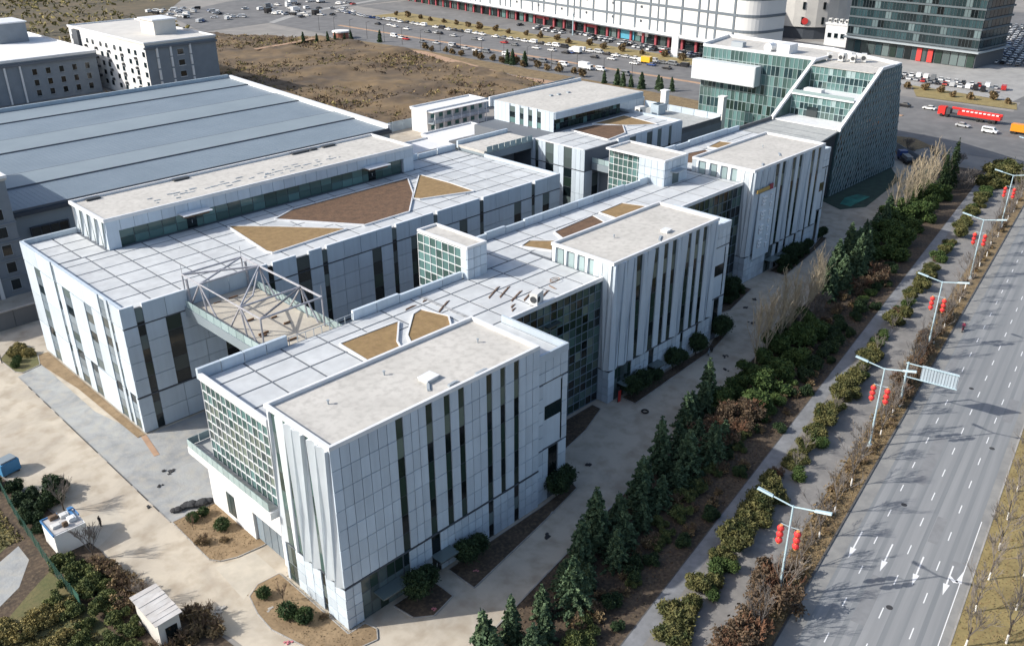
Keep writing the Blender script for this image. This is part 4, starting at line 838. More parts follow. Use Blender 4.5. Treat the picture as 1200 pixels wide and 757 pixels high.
# roof plant
ac = 0
for x, y, s in ((206.6, 49.5, 1.3), (207.4, 46.6, 1.2), (209.6, 44.8, 1.3), (206.4, 53.2, 1.1), (210.6, 48.6, 1.2)):
    ac_unit(x, y, HT-.34, ('air conditioner in the middle of the cluster on the glass tower roof', 'air conditioner right of the middle of the tower roof cluster', 'rightmost air conditioner of the tower roof cluster', 'leftmost air conditioner of the tower roof cluster, by the fin', 'rearmost air conditioner of the tower roof cluster')[ac], .2*ac, s); ac += 1
o = MB().box(207, 212, 66, 70, HT-.34, HT+2.2).make(None, 'roof_hut', 'coping'); tag(o, 'low white hut on the glass tower roof', 'hut')
o = MB(); o.bar((207, 73, HT+.8), (210, 73, HT+.8), 1.3, n=12); o = o.make(None, 'roof_duct', 'frame_white'); tag(o, 'round white duct mouth beside the hut on the glass tower roof', 'duct')
o = MB().box(208, 210, 82, 86, HT-.34, HT+1.2).make(None, 'roof_box', 'frame_grey'); tag(o, 'dark grey box near the back of the glass tower roof', 'box')
# lower green roof and dark recess between the far block and the tower
LR = Root('low_wing', 'low wing with a flat grey-green roof between the far block and the glass tower', 'building', (162, 42, 0))
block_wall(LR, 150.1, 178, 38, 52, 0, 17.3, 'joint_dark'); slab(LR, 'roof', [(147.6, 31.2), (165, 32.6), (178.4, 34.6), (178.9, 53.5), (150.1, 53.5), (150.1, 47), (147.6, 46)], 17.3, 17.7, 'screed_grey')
for k in range(5): box(LR, 'roof_joint', 152.6+k*5, 152.75+k*5, 35, 52, 17.7, 17.74, 'joint')
box(LR, 'parapet', 150.2, 178, 53.1, 53.5, 17.7, 18.6, 'wall_grey')
curtain(LR, 'x', 38, -1, 150.2, 178, .2, 17.1, 12, 6, ['glass_dark', 'glass_dark', 'glass_olive'], frame='joint_dark', fw=.1)

# ================================================================== METAL ROOFED WORKSHOP AND NEIGHBOURS
SH = Root('workshop', 'huge workshop with a banded grey-blue metal roof behind the hall', 'workshop', (70, 180, 0))
za, zb = 13.4, 14.2
def shy(f): return 132.3+f*98.0
bands = [0, .175, .285, .505, .645, .855, 1.0]
xl = lambda f: 11.0; xr = lambda f: 111.5+f*6.6
slab(SH, 'wall', [(11.2, 132.6), (111.2, 132.0), (117.8, 230), (11.2, 230)], 0, za-.5, 'metal_pale')
for i in range(6):
    f0, f1 = bands[i], bands[i+1]; hi = i % 2 == 1; z = za+.15 if not hi else za+.45
    b = MB(); b.prism([(xl(0), shy(f0)), (xr(f0), shy(f0)), (xr(f1), shy(f1)), (xl(0), shy(f1))], za-.3, z)
    b.make(SH, 'roof_band', 'metal_pale' if hi else 'metal_blue')
for i in range(0, 7):
    f = bands[i]; box(SH, 'gutter', 11.0, xr(f)-.2, shy(f)-.22, shy(f)+.02, za+.1, za+.47, 'joint')
b = MB()
for k in range(90):
    x = 12+k*1.12
    for i in (0, 2, 4): b.box(x, x+.10, shy(bands[i])+.4, shy(bands[i+1])-.4, za+.15, za+.18)
b.make(SH, 'roof_rib', 'metal_blue', kind='stuff')
slab(SH, 'parapet', [(110.9, 132.3), (111.9, 132.3), (118.9, 230.6), (117.9, 230.6)], za-.5, za+1.3, 'coping'); box(SH, 'parapet', 11, 117.8, 230.4, 231.0, za-.5, za+1.6, 'sheet_blue')
box(SH, 'eaves', 11, 111.6, 131.5, 132.25, za-.9, za-.1, 'joint_dark')
f = box(SH, 'window', 15.5, 23.4, 132.0, 132.5, 7.6, 9.6, 'joint_dark')
for k in range(4): box(SH, 'pane', 15.7+k*1.9, 17.4+k*1.9, 131.9, 132.0, 7.8, 9.4, 'glass_dark', sub=f)
# grey building at the left edge
def plain_building(label, x0, x1, y0, y1, h, wall, wins, roof='screed', extra=None, name='building', base=0):
    T = Root(name, label, 'building', ((x0+x1)/2, (y0+y1)/2, base))
    box(T, 'wall', x0, x1, y0, y1, base, h-.8, wall); box(T, 'roof', x0-.3, x1+.3, y0-.3, y1+.3, h-.8, h-.3, roof); parapet(T, x0-.4, x1+.4, y0-.4, y1+.4, h-.32, h+.2, .4, 'wesn', 'coping')
    for ax, pos, out, pts, w_, hh_, m in wins:
        for a, z in pts:
            f = fbox(T, 'window', ax, pos, out, a-w_/2, a+w_/2, z, z+hh_, -.05, .05, 'frame_grey'); fbox(T, 'pane', ax, pos, out, a-w_/2+.12, a+w_/2-.12, z+.12, z+hh_-.12, .04, .09, m, sub=f)
            fbox(T, 'sill', ax, pos, out, a-w_/2-.15, a+w_/2+.15, z-.16, z-.02, -.02, .22, wall, sub=f)
    if extra: extra(T)
    return T
def lb_extra(T):
    for x in (-2.2, 4.6): box(T, 'pilaster', x-.35, x+.35, 121.6, 121.95, 0, 23, 'wall_white')
    for z in (4, 7.6, 11.2, 14.8): box(T, 'string_course', -30, 10.5, 121.75, 121.95, z-.15, z+.15, 'wall_slate')
plain_building('grey office building in shadow at the left edge', -30, 10.3, 122, 168, 24.0, 'wall_slate', [('x', 122, -1, [(x, z) for x in (-5, 1, 7.6) for z in (1.2, 4.8, 8.4, 12, 15.6)], 1.9, 2.3, 'glass_dark')], extra=lb_extra)
o = Root('boundary_wall', 'long dark grey wall in front of the grey office building', 'wall', (0, 107, 0)); 
for k in range(7): box(o, 'wall_panel', -22+k*4, -18.06+k*4, 106.8, 107.2, 0, 3.4, 'wall_grey')
box(o, 'coping', -22, 6.0, 106.65, 107.35, 3.4, 3.6, 'kerb')
# two dormitories beyond the workshop
def dm(T):
    box(T, 'front_cladding', 108.9, 137.6, 273.85, 273.97, 0, 21, 'wall_slate')
    box(T, 'roof_house', 122, 131, 292, 304, 21.7, 27, 'wall_cream'); box(T, 'roof', 121.4, 131.6, 291.4, 304.6, 27, 27.5, 'coping')
    for x in (113.2, 118.6, 126.5): 
        for z in (4, 8.2, 12.4, 16.4): box(T, 'pilaster', x-.35, x+.35, 273.2, 273.84, z, z+3.6, 'wall_white')
    box(T, 'cornice', 108.3, 138, 273.2, 274, 19.6, 20.4, 'joint')
    box(T, 'stair_slot', 107.9, 108.98, 334, 339.5, 0, 21, 'joint_dark')
    for i, (a, z) in enumerate([(a, z) for a in (280, 292, 304, 316, 326) for z in (2.6, 6.2, 9.8, 13.4)]): fbox(T, 'air_conditioner', 'y', 109, -1, a+2.4, a+3.6, z+1.7, z+2.6, 0, .8, 'ac_dark')
plain_building('grey and cream dormitory with a roof house and rows of small windows', 109, 137.5, 274, 345, 22, 'wall_white', [('y', 109, -1, [(a, z) for a in (276, 283, 288.5, 296, 301.5, 309, 314.5, 322, 327.5, 342) for z in (2, 5.6, 9.2, 12.8, 16.6)], 2.4, 2.0, 'glass_dark'),
    ('x', 273.84, -1, [(122.5, z) for z in (4, 8.2, 12.4, 16.4)], 2.6, 2.2, 'glass_dark')], extra=dm, roof='wall_cream')
def d1(T):
    box(T, 'roof_house', 84, 96, 356, 372, 15.7, 23.5, 'wall_slate'); box(T, 'roof', 83.5, 96.5, 355.5, 372.5, 23.5, 24, 'coping'); box(T, 'window', 83.4, 83.9, 360, 363, 17, 20.6, 'frame_white')
    for x in (75.5, 70, 64): box(T, 'pilaster', x-.3, x+.3, 309.4, 309.95, 0, 14.6, 'wall_white')
    box(T, 'cornice', 40, 104.8, 309.3, 309.95, 13.6, 14.6, 'joint')
plain_building('grey dormitory with a bright white roof at the upper left corner', 40, 104.5, 310, 412, 16, 'wall_slate', [('x', 310, -1, [(x, z) for x in (80.5, 85.5, 90.5, 95.5, 100.5) for z in (1.8, 5.6, 9.6)], 1.9, 2.4, 'glass_dark')], extra=d1, roof='wall_white')
# two storey site office and sheds beside the workshop
def so(T):
    for k in range(7): box(T, 'post', 151+k*3.9, 151.2+k*3.9, 159.2, 159.4, 0, 7.4, 'frame_white')
    box(T, 'gallery', 150.2, 176, 159.3, 161.9, 3.5, 3.75, 'frame_grey'); box(T, 'eave', 150, 176.4, 159, 161.7, 7.3, 7.5, 'wall_white')
    for k in range(7): box(T, 'railing', 150.4+k*3.65, 153.9+k*3.65, 159.25, 159.31, 3.8, 4.8, 'sheet_blue')
plain_building('white two storey site office with an outside gallery', 150, 176.2, 162, 170, 7.8, 'wall_white', [('x', 162, -1, [(152.4+k*3.6, z) for k in range(7) for z in (1.2, 4.9)], 1.8, 1.5, 'shop_teal')], extra=so, roof='wall_white')
plain_building('low white shed with a flat roof in front of the site office', 132, 152, 131, 143, 6.6, 'wall_white', [('x', 131, -1, [(136, 2.5)], 3.2, 2.4, 'glass_grey')], roof='wall_white')
plain_building('small cream shed with a cluttered flat roof next to the workshop corner', 116.5, 130.5, 128, 139, 6.4, 'wall_cream', [('x', 128, -1, [(121, 2.2), (126, 2.2)], 1.6, 1.6, 'glass_dark')], roof='wall_white')
plain_building('long white shed with a green roof edge', 152.5, 171, 128, 138, 5.6, 'wall_white', [('x', 128, -1, [(156+k*3.4, 1.6) for k in range(4)], 1.4, 1.8, 'shop_teal')], roof='wall_white', extra=lambda T: box(T, 'gutter', 171.45, 172.3, 127.5, 138.5, 4.8, 5.5, 'glass_teal'))
plain_building('white storage shed with an open brick yard beside it', 158, 180, 112, 122, 8.0, 'wall_white', [('x', 112, -1, [(162, 2), (168, 2)], 2, 2, 'glass_dark')], roof='wall_white')
sheet('brick_yard', [(154, 140), (178, 140), (180, 158), (177, 158.6), (154, 158.6)], .02, 'red_brick')
T = Root('sheet_fence', 'pale blue sheet metal fence along the brown field', 'fence', (200, 176, 0))
for k in range(14): box(T, 'fence_panel', 186+k*4.2, 190.1+k*4.2, 176.5+k*.25, 176.65+k*.25, 0, 3.6, 'sheet_blue')
T = Root('sheet_fence', 'pale blue sheet metal fence behind the site sheds near the workshop', 'fence', (134, 174, 0))
for k in range(8): box(T, 'fence_panel', 119+k*4.2, 123.1+k*4.2, 173, 173.15, 0, 3.2, 'sheet_blue')

# ================================================================== MALL, DRUM AND OFFICE TOWER BEYOND THE FAR ROAD
# mall front follows the road frame: m(u, v): u along the front, v into the building
MT = math.atan(.168)
ML = Root('mall_building', 'huge white mall with a grid of grey lines above a dark arcade with red columns', 'mall', (351, 205, 0), -MT, local=True)
# local axes: y along the front (to the far left), x into the building
box(ML, 'wall', .6, 80, 4, 290, 0, 33, 'mall_white'); box(ML, 'wall', .61, 22, -38, 3.98, 0, 33, 'mall_white')
box(ML, 'shop_front', .2, .58, -38, 290, 0, 5.6, 'glass_dark')
box(ML, 'canopy', -4.0, .2, -40, 290, 6.2, 6.8, 'coping'); box(ML, 'canopy_fascia', -4.1, -4.02, -40, 290, 5.7, 6.3, 'joint')
for k in range(34): box(ML, 'column', -.9, .15, -34+k*9.4, -32.6+k*9.4, 0, 5.9, 'red_column')
for k in range(58):
    if random.random() < .8: box(ML, 'shop_window', .05, .18, 7.2+k*4.7, 10.8+k*4.7, .3, 4.6, random.choice(['glass_grey', 'glass_teal', 'glass_dark', 'glass_olive', 'glass_grey']))
for a, w_, m in ((30.5, 11, 'shop_blue'), (62, 9, 'red_column'), (104, 12, 'red_column'), (183, 5, 'shop_teal'), (20, 8, 'coping')): box(ML, 'shop_sign', -.1, .1, a, a+w_, 3.2 if m != 'shop_blue' else .4, 5.2, m)
for z in (12.5, 19.5, 27): box(ML, 'joint_line', .3,   .56, -37.9, 290, z-.6, z+.6, 'mall_line')
for k in range(29):
    y = -36+k*11.2; box(ML, 'joint_line', .28, .55, y-.6, y+.6, 6.95, 33, 'mall_line')
    if k % 3 == 1: box(ML, 'joint_line', .28, .55, y+5, y+5.8, 6.95, 33, 'mall_line')
for k in range(12):
    for z in (10, 17, 24): box(ML, 'vent', .2, .6, 26+k*22, 27.2+k*22, z, z+1.2, 'joint_dark')
# rounded end
def arc_pts(r): return [(10.6-r*math.cos(a), -38-r*math.sin(a)) for a in np.linspace(0, math.pi/2, 10)]
b = MB(); b.prism(ccw([(10.6, -38.02), *arc_pts(10), (22, -48), (22, -38.02)]), 0, 33); b.make(ML, 'rounded_end', 'mall_white')
for z in (12.5, 19.5, 27):
    b = MB(); b.prism(ccw([(10.6, -38.1), *arc_pts(10.25), (22.2, -48.25), (22.2, -38.1)]), z-.6, z+.6); b.make(ML, 'joint_line', 'mall_line')
DR = Root('drum_building', 'round pale concrete building with a dark base and a red round emblem', 'building', (450, 172, 0))
b = MB(); n = 28; b.prism([(446+26*math.cos(2*math.pi*k/n), 185+26*math.sin(2*math.pi*k/n)) for k in range(n)], 6.2, 60); b.make(DR, 'drum', 'wall_cream')
b = MB(); b.prism([(446+25*math.cos(2*math.pi*k/n), 185+25*math.sin(2*math.pi*k/n)) for k in range(n)], 0, 6.18); b.make(DR, 'base', 'joint_dark')
def on_drum(a, z, w_, h, m, name, T=DR):
    c, s_ = math.cos(a), math.sin(a); o = box(T, name, -.3, .3, -w_/2, w_/2, -h/2, h/2, m); o.location = Vector((446+26.1*c, 185+26.1*s_, z))-T.off; o.rotation_euler = (0, 0, a)
for a in (3.55, 3.95):
    for z in (9.5, 17, 25, 33, 41): on_drum(a, z, 1.3, 3.6, 'glass_dark', 'window')
a = 3.6; b = MB(); p = Vector((446+26.0*math.cos(a), 185+26.0*math.sin(a)  , 9.2)); d = Vector((math.cos(a), math.sin(a), 0)); b.bar(p, p+d*.5, 1.7, n=14); b.make(DR, 'emblem', 'red_paint')
plain_building('small white building with rooftop units between the drum and the dark office', 412, 420, 144, 156, 11, 'wall_white', [('y', 412, -1, [(146.5, 4), (150, 4), (153.5, 4)], 2.2, 2.4, 'glass_dark')], roof='wall_white')
for k in range(4): ac_unit(413.5, 145.5+k*3.0, 11.0, ('rightmost rooftop unit on the small white building', 'second rooftop unit from the right on the small white building', 'third rooftop unit from the right on the small white building', 'leftmost rooftop unit on the small white building')[k], 0, 1.3)
OT = Root('office_tower', 'dark blue-green glass office tower at the upper right with a podium eave', 'office tower', (404, 105, 0), -.10, local=True)
box(OT, 'core', -5.6, 22, -30, 34, 0, 64, 'wall_dark'); box(OT, 'podium_eave', -8.5, 24, -32, 34.5, 6.8, 7.5, 'office_eave')
for fl in range(13):
    z = 8.4+fl*4.2
    box(OT, 'spandrel', -6.3, -5.62, -30.6, 34.2, z-.5, z+.3, 'office_band'); box(OT, 'spandrel', -5.6, 22, -30.9, -30.05, z-.5, z+.3, 'office_band')
    for k in range(21):
        y = -30.2+k*3.06
        box(OT, 'pane', -5.95, -5.64, y+.15, y+2.9, z+.4, z+3.6, random.choice(['office_glass']*7+['glass_dark', 'glass_dark', 'office_light']))
    for k in range(7): box(OT, 'pane', -5+k*3.7, -1.6+k*3.7, -30.3, -30.04, z+.4, z+3.6, random.choice(['office_glass', 'glass_dark']))
b = MB()
for k in range(43): b.box(-6.1, -5.66, -30.35+k*1.53, -30.25+k*1.53, 8, 64)
b.make(OT, 'mullion', 'office_band')
for k in range(17): box(OT, 'shop_window', -5.9, -5.62, -29.6+k*3.7, -26.4+k*3.7, .4, 6.0, random.choice(['glass_grey', 'glass_dark', 'glass_olive', 'office_glass']))
for y in (-9.5, -4.2): box(OT, 'entrance_banner', -6.3, -5.95, y-1.2, y+1.2, .3, 6.0, 'red_paint')
# ================================================================== VEGETATION
def quads(P, U, V):
    """leaf quads from centres and two half axes (numpy arrays)"""
    n = len(P); v = np.stack([P-U-V, P+U-V*.4, P+U+V, P-U+V*.4], 1).reshape(-1, 3); return v, np.arange(4*n).reshape(n, 4)
def np_mesh(name, v, f, m):
    me = D.meshes.new(name); me.vertices.add(len(v)); me.vertices.foreach_set('co', v.astype(np.float32).ravel())
    k = f.shape[1]; me.loops.add(f.size); me.loops.foreach_set('vertex_index', f.astype(np.int32).ravel())
    me.polygons.add(len(f)); me.polygons.foreach_set('loop_start', np.arange(0, f.size, k, dtype=np.int32)); me.polygons.foreach_set('loop_total', np.full(len(f), k, dtype=np.int32))
    me.materials.append(M[m]); me.update(calc_edges=True); return me
def leaves(P, size, flat=.35):
    n = len(P); a = rng.normal(size=(n, 3)); a[:, 2] *= flat; a /= np.linalg.norm(a, axis=1)[:, None]+1e-9
    b_ = np.cross(a, rng.normal(size=(n, 3))); b_ /= np.linalg.norm(b_, axis=1)[:, None]+1e-9
    s = size*(.6+.8*rng.random(n))[:, None]; return quads(P, a*s, b_*s*.62)
def conifer_mesh(H, Rb, name='crown', m='leaf_conifer', nl=13, dens=44, leaf=.205):
    pts = []
    for i in range(nl):
        z = H*(.07+.90*(i/nl)**.95); r = Rb*(1-z/H)**.78+.12; nb = 7 if i < nl*.7 else 5; ph = rng.random()*6.28
        for k in range(nb):
            a = ph+6.283*k/nb+rng.normal()*.15; L = r*(.72+.45*rng.random()); q = max(4, int(dens*L/Rb)+5)
            t = rng.random(q)**.6; w_ = .30*L*(1.05-t)
            side = rng.normal(size=q)*w_*.55
            x = t*L*math.cos(a)-side*math.sin(a); y = t*L*math.sin(a)+side*math.cos(a); zz = z+.22*L*t-.38*L*t*t+rng.normal(size=q)*.10
            pts.append(np.stack([x, y, zz], 1))
    pts.append(np.stack([rng.normal(size=26)*.07, rng.normal(size=26)*.07, H*(.9+.12*rng.random(26))], 1))
    return np_mesh(name, *leaves(np.concatenate(pts), leaf, .5), m)
def clump_mesh(lumps, n, leaf, m, name='crown', fill=.55):
    P = []; tot = sum(l[3]**2 for l in lumps)
    for x, y, z, r in lumps:
        q = int(n*r*r/tot); d = rng.normal(size=(q, 3)); d /= np.linalg.norm(d, axis=1)[:, None]
        rr = r*(fill+(1-fill)*rng.random(q)**.5)*(1+.16*rng.normal(size=q)); p = d*rr[:, None]; p[:, 2] *= .8
        p += (x, y, z); P.append(p[p[:, 2] > .04])
    return np_mesh(name, *leaves(np.concatenate(P), leaf, .9), m)
def rand_lumps(Rx, H, n, r0, r1, z0=.3):
    out = []
    for k in range(n):
        a = rng.random()*6.28; d = Rx*math.sqrt(rng.random()); r = r0+(r1-r0)*rng.random(); out.append((d*math.cos(a), d*math.sin(a), max(r*.7, H*(z0+(1-z0)*rng.random())-r*.6), r))
    return out
def branch_mesh(H, spread, up, n0, m, r0=.09, levels=3, trunk_h=.3, name='branches', kids=(3, 5), taper=.6, rmin=.022):
    b = MB()
    def grow(p, d, L, r, lv):
        q = p+d*L; b.bar(p, q, r, n=3, r2=max(r*taper, rmin))
        if lv == 0: return
        for k in range(random.randint(*kids)):
            t = random.uniform(.35, 1.0); s_ = p+d*(L*t)
            nd = (d+Vector((random.gauss(0, spread), random.gauss(0, spread), abs(random.gauss(0, spread))*.5+up))).normalized()
            grow(s_, nd, L*random.uniform(.5, .8), max(r*.55, rmin), lv-1)
    for k in range(n0):
        a = 6.283*k/n0+random.uniform(-.4, .4); d = Vector((math.cos(a)*spread, math.sin(a)*spread, 1)).normalized()
        grow(Vector((0, 0, H*trunk_h*random.uniform(.5, 1.1))), d, H*.42, r0, levels)
    me = D.meshes.new(name); me.from_pydata(b.v, [], b.f); me.materials.append(M[m]); return me
def poplar_mesh(H, m='twig_pale', name='branches'):
    b = MB()
    for k in range(24):
        z = H*(.08+.74*(k/24)); a = random.uniform(0, 6.28); L = H*(.56-.38*k/24)*random.uniform(.6, 1.15); sp = random.uniform(.2, .5); d = Vector((math.cos(a)*sp, math.sin(a)*sp, 1)).normalized()
        p = Vector((0, 0, z)); q = p+d*L; b.bar(p, q, .06, r2=.02, n=3)
        for j in range(6):
            t = random.uniform(.2, 1); s_ = p+d*L*t; aa = random.uniform(0, 6.28); dd = Vector((math.cos(aa)*.5, math.sin(aa)*.5, 1)).normalized(); b.bar(s_, s_+dd*L*random.uniform(.2, .45), .03, r2=.016, n=3)
    me = D.meshes.new(name); me.from_pydata(b.v, [], b.f); me.materials.append(M[m]); return me
def trunk_mesh(h, r, m='trunk', white=0):
    b = MB(); z = 0; n = 7
    if white: b.bar((0, 0, 0), (0, 0, white), r*1.15, r2=r, n=n, mi=1)
    k = 3; pz = white
    for i in range(k): b.bar((.03*i, -.02*i, pz+(h-pz)*i/k), (.03*(i+1), -.02*(i+1), pz+(h-pz)*(i+1)/k), r*(1-.25*i/k), r2=r*(1-.25*(i+1)/k)*.9, n=n)
    me = D.meshes.new('trunk'); me.from_pydata(b.v, [], b.f); me.materials.append(M[m]); me.materials.append(M['trunk_white']); me.polygons.foreach_set('material_index', np.array(b.m, dtype=np.int32)); return me
_used = {}
def plant_proto(key, name, cat, parts):
    _used[key] = (name, cat, parts, None)
def plant(key, x, y, label, group=None, s=1.0, z=0.0, rot=None):
    name, cat, parts, first = _used[key]; rot = random.uniform(0, 6.28) if rot is None else rot
    sc = (s*random.uniform(.93, 1.07), s*random.uniform(.93, 1.07), s*random.uniform(.92, 1.1))
    if first is None:
        T = Root(name, label, cat, (x, y, z), rot, group, local=True); T.o.scale = sc; T.o.rotation_euler = (random.gauss(0, .03), random.gauss(0, .03), rot)
        for pn, me in parts: mesh(T, pn, None, None, None, data=me)
        _used[key] = (name, cat, parts, T.o); return T.o
    o = copy_tree(first, (x, y, z), rot, sc, label, group) if group else _nogroup(copy_tree(first, (x, y, z), rot, sc, label))
    o.rotation_euler = (random.gauss(0, .035), random.gauss(0, .035), rot); return o
def _nogroup(o):
    if 'group' in o.keys(): del o['group']
    return o
TR = trunk_mesh(1.6, .16)
for i in range(5): plant_proto('conifer%d' % i, 'conifer_tree', 'conifer', [('crown', conifer_mesh((7.4, 8.4, 6.4, 7.8, 5.6)[i], (2.5, 2.1, 2.3, 2.9, 1.9)[i], nl=(11, 14, 9, 12, 9)[i])), ('trunk', TR)])
plant_proto('cypress', 'cypress_tree', 'conifer', [('crown', conifer_mesh(13, 2.1, nl=20, dens=34, m='leaf_dark')), ('trunk', TR)])
plant_proto('tallconifer', 'conifer_tree', 'conifer', [('crown', conifer_mesh(10.5, 3.0, nl=15, dens=40, m='leaf_conifer', leaf=.33)), ('trunk', TR)])
for i in range(3): plant_proto('broad%d' % i, 'evergreen_bush', 'bush', [('foliage', clump_mesh(rand_lumps(1.8, 3.4, 11, .7, 1.2), 5200, .165, 'leaf_green', 'foliage')), ('stem', TR)])
for i in range(4): plant_proto('yellow%d' % i, 'shrub', 'shrub', [('foliage', clump_mesh(rand_lumps((1.25, .9, 1.5, 1.1)[i], (1.9, 2.3, 1.3, 1.6)[i], (9, 7, 10, 5)[i], .45, .9), 4200, .115, 'leaf_yellow', 'foliage')), ('stem', branch_mesh(1.6, .5, .2, 4, 'trunk', .05, 1, .1, 'stem'))])
plant_proto('strip_dark', 'shrub', 'shrub', [('foliage', clump_mesh(rand_lumps(.9, 1.6, 7, .5, .85), 3200, .11, 'leaf_green', 'foliage')), ('stem', branch_mesh(1.4, .5, .2, 4, 'trunk', .05, 1, .1, 'stem'))])
for i in range(2): plant_proto('rust%d' % i, 'dry_bush', 'bush', [('foliage', clump_mesh(rand_lumps(1.6, 3.0, 12, .5, 1.0), 2000, .12, 'leaf_rust', 'foliage', .2)), ('branches', branch_mesh(3.4, .55, .15, 7, 'twig_red', .05, 3, .08, kids=(3, 4)))])
for i in range(2): plant_proto('dry%d' % i, 'dry_bush', 'bush', [('foliage', clump_mesh(rand_lumps(.9, 1.3, 8, .35, .6), 420, .12, 'leaf_dry', 'foliage', .2)), ('branches', branch_mesh(1.9, .6, .12, 7, 'twig_brown', .03, 2, .06, kids=(3, 5), rmin=.018))])
for i in range(3): plant_proto('street%d' % i, 'bare_tree', 'tree', [('branches', branch_mesh(6.2, .40, .22, 4, 'twig_grey', .055, 3, .38, kids=(3, 4), rmin=.02)), ('trunk', trunk_mesh(2.9, .10, white=1.15))])
for i in range(3): plant_proto('poplar%d' % i, 'poplar_tree', 'tree', [('branches', poplar_mesh(11.5)), ('trunk', trunk_mesh(9.5, .15, 'twig_pale'))])
plant_proto('greybush', 'bare_bush', 'bush', [('branches', branch_mesh(4.0, .5, .15, 8, 'twig_grey', .05, 3, .06, kids=(3, 4)))])
plant_proto('ball', 'clipped_shrub', 'shrub', [('foliage', clump_mesh([(0, 0, .72, .78)], 1500, .085, 'leaf_round', 'foliage', .85)), ('stem', trunk_mesh(.5, .06))])
plant_proto('mop', 'clipped_tree', 'tree', [('crown', clump_mesh([(0, 0, 2.0, 1.25), (.2, .1, 2.3, 1.0), (-.3, -.2, 1.8, 1.0)], 4200, .10, 'leaf_dark', 'crown', .75)), ('trunk', trunk_mesh(1.3, .10))])
plant_proto('weed', 'weed_bush', 'bush', [('foliage', clump_mesh(rand_lumps(1.5, 1.5, 10, .5, .9), 2600, .13, 'leaf_weed', 'foliage', .4)), ('branches', branch_mesh(1.6, .6, .1, 6, 'twig_brown', .03, 2, .05))])
plant_proto('hedge', 'evergreen_bush', 'bush', [('foliage', clump_mesh(rand_lumps(1.3, 2.0, 9, .6, .95), 3600, .12, 'leaf_dark', 'foliage')), ('stem', branch_mesh(1.6, .5, .2, 4, 'trunk', .05, 1, .1, 'stem'))])
plant_proto('scrubby', 'evergreen_bush', 'bush', [('foliage', clump_mesh(rand_lumps(1.4, 1.8, 10, .45, .9), 3600, .12, 'leaf_mid', 'foliage')), ('stem', branch_mesh(1.6, .5, .2, 4, 'trunk', .05, 1, .1, 'stem'))])
plant_proto('yard_tree', 'bare_tree', 'tree', [('branches', branch_mesh(5.2, .42, .2, 4, 'twig_grey', .06, 3, .30, kids=(3, 5))), ('trunk', trunk_mesh(2.2, .11, white=0))])
plant_proto('sapling', 'bare_tree', 'tree', [('branches', branch_mesh(2.8, .35, .25, 3, 'twig_brown', .03, 2, .25)), ('trunk', trunk_mesh(1.1, .05))])
plant_proto('farconifer', 'conifer_tree', 'conifer', [('crown', conifer_mesh(7.5, 1.7, nl=10, dens=22, m='leaf_conifer', leaf=.4)), ('trunk', TR)])
plant_proto('fartree', 'small_tree', 'tree', [('crown', clump_mesh(rand_lumps(1.4, 3.2, 7, .7, 1.1, .5), 420, .4, 'leaf_dry')), ('trunk', TR)])
ST = ((22, 'at the bottom edge of the photo'), (30, 'just before the first street lamp'), (36, 'level with the first street lamp'), (44, 'just past the first street lamp'), (53, 'well past the first street lamp'), (62, 'short of the second street lamp'), (68, 'close before the second street lamp'), (75, 'level with the second street lamp'), (83, 'just past the second street lamp'), (92, 'level with the road sign shadow'),
      (102, 'close before the third street lamp'), (112, 'level with the third street lamp'), (124, 'past the third street lamp'), (138, 'before the fourth street lamp'), (152, 'level with the fourth street lamp'), (166, 'past the fourth street lamp'), (186, 'level with the fifth street lamp'), (204, 'past the fifth street lamp'), (999, 'by the road junction'))
def stretch(s): return next(t for lim, t in ST if s < lim)
def row(key, pts, label, group, s0=.9, s1=1.1, z=.03):
    lab0 = label
    for k, (s, t) in enumerate(pts):
        x, y = rd(s, t); label = lab0.replace('%s', stretch(s)).replace('%w', 'drive side' if t > -17 else 'soil side'); kk = key if not isinstance(key, (list, tuple)) else random.choice(key); plant(kk, x, y, label, group, random.uniform(s0, s1), z)
CON = ['conifer%d' % i for i in range(5)]; BRO = ['broad0', 'broad1', 'broad2']; YEL = ['yellow0', 'yellow1', 'yellow2', 'yellow3']; STR = ['street0', 'street1', 'street2']; POP = ['poplar0', 'poplar1', 'poplar2']
# conifers along the drive, denser towards the camera
pts = [(s+random.uniform(-.8, .8), (-15.4 if k % 2 else -18.9)+random.uniform(-.9, .9)) for k, s in enumerate(np.arange(2.5, 57, 2.25))]
row(CON, pts, 'dark green conifer of the dense row, %w, %s', 'conifers along the drive', .62, 1.15)
row(CON, [(58.5, -13.2), (61.5, -12.6), (64, -13.6), (66.5, -12.8)], 'conifer behind the rust bushes beside the drive, %s', 'conifers behind the rust bushes', .85, 1.05)
row(['rust0', 'rust1'], [(53, -19), (56, -16.6), (57.6, -20), (60, -17), (61.5, -20.2), (64, -17.4), (65.5, -20)], 'rust brown leafy bush of the belt, %w, %s', 'rust bushes in the belt', .95, 1.25)
row(BRO, [(66+3.1*k+random.uniform(-.6, .6), (-15.6, -19.4)[k % 2]+random.uniform(-.8, .8)) for k in range(13)], 'broad mid green bush of the belt, %w, %s', 'green bushes below the poplars', .9, 1.25)
row(POP, [(84, -14.0), (87, -14.6), (90, -13.8), (93.5, -14.8), (97, -14), (100, -14.8), (103, -14.2), (106, -15), (109, -14.6), (112, -15.4), (115, -14.8), (95.5, -15.6)], 'bare cream coloured poplar beside the drive, %s', 'near bare poplars', .85, 1.15)
row(['greybush'], [(97, -15.5), (101, -16.2), (104.5, -15), (108, -16.6), (111, -16.6)], 'grey leafless bush beside the bare poplars, %s', 'grey bushes by the poplars', .9, 1.2)
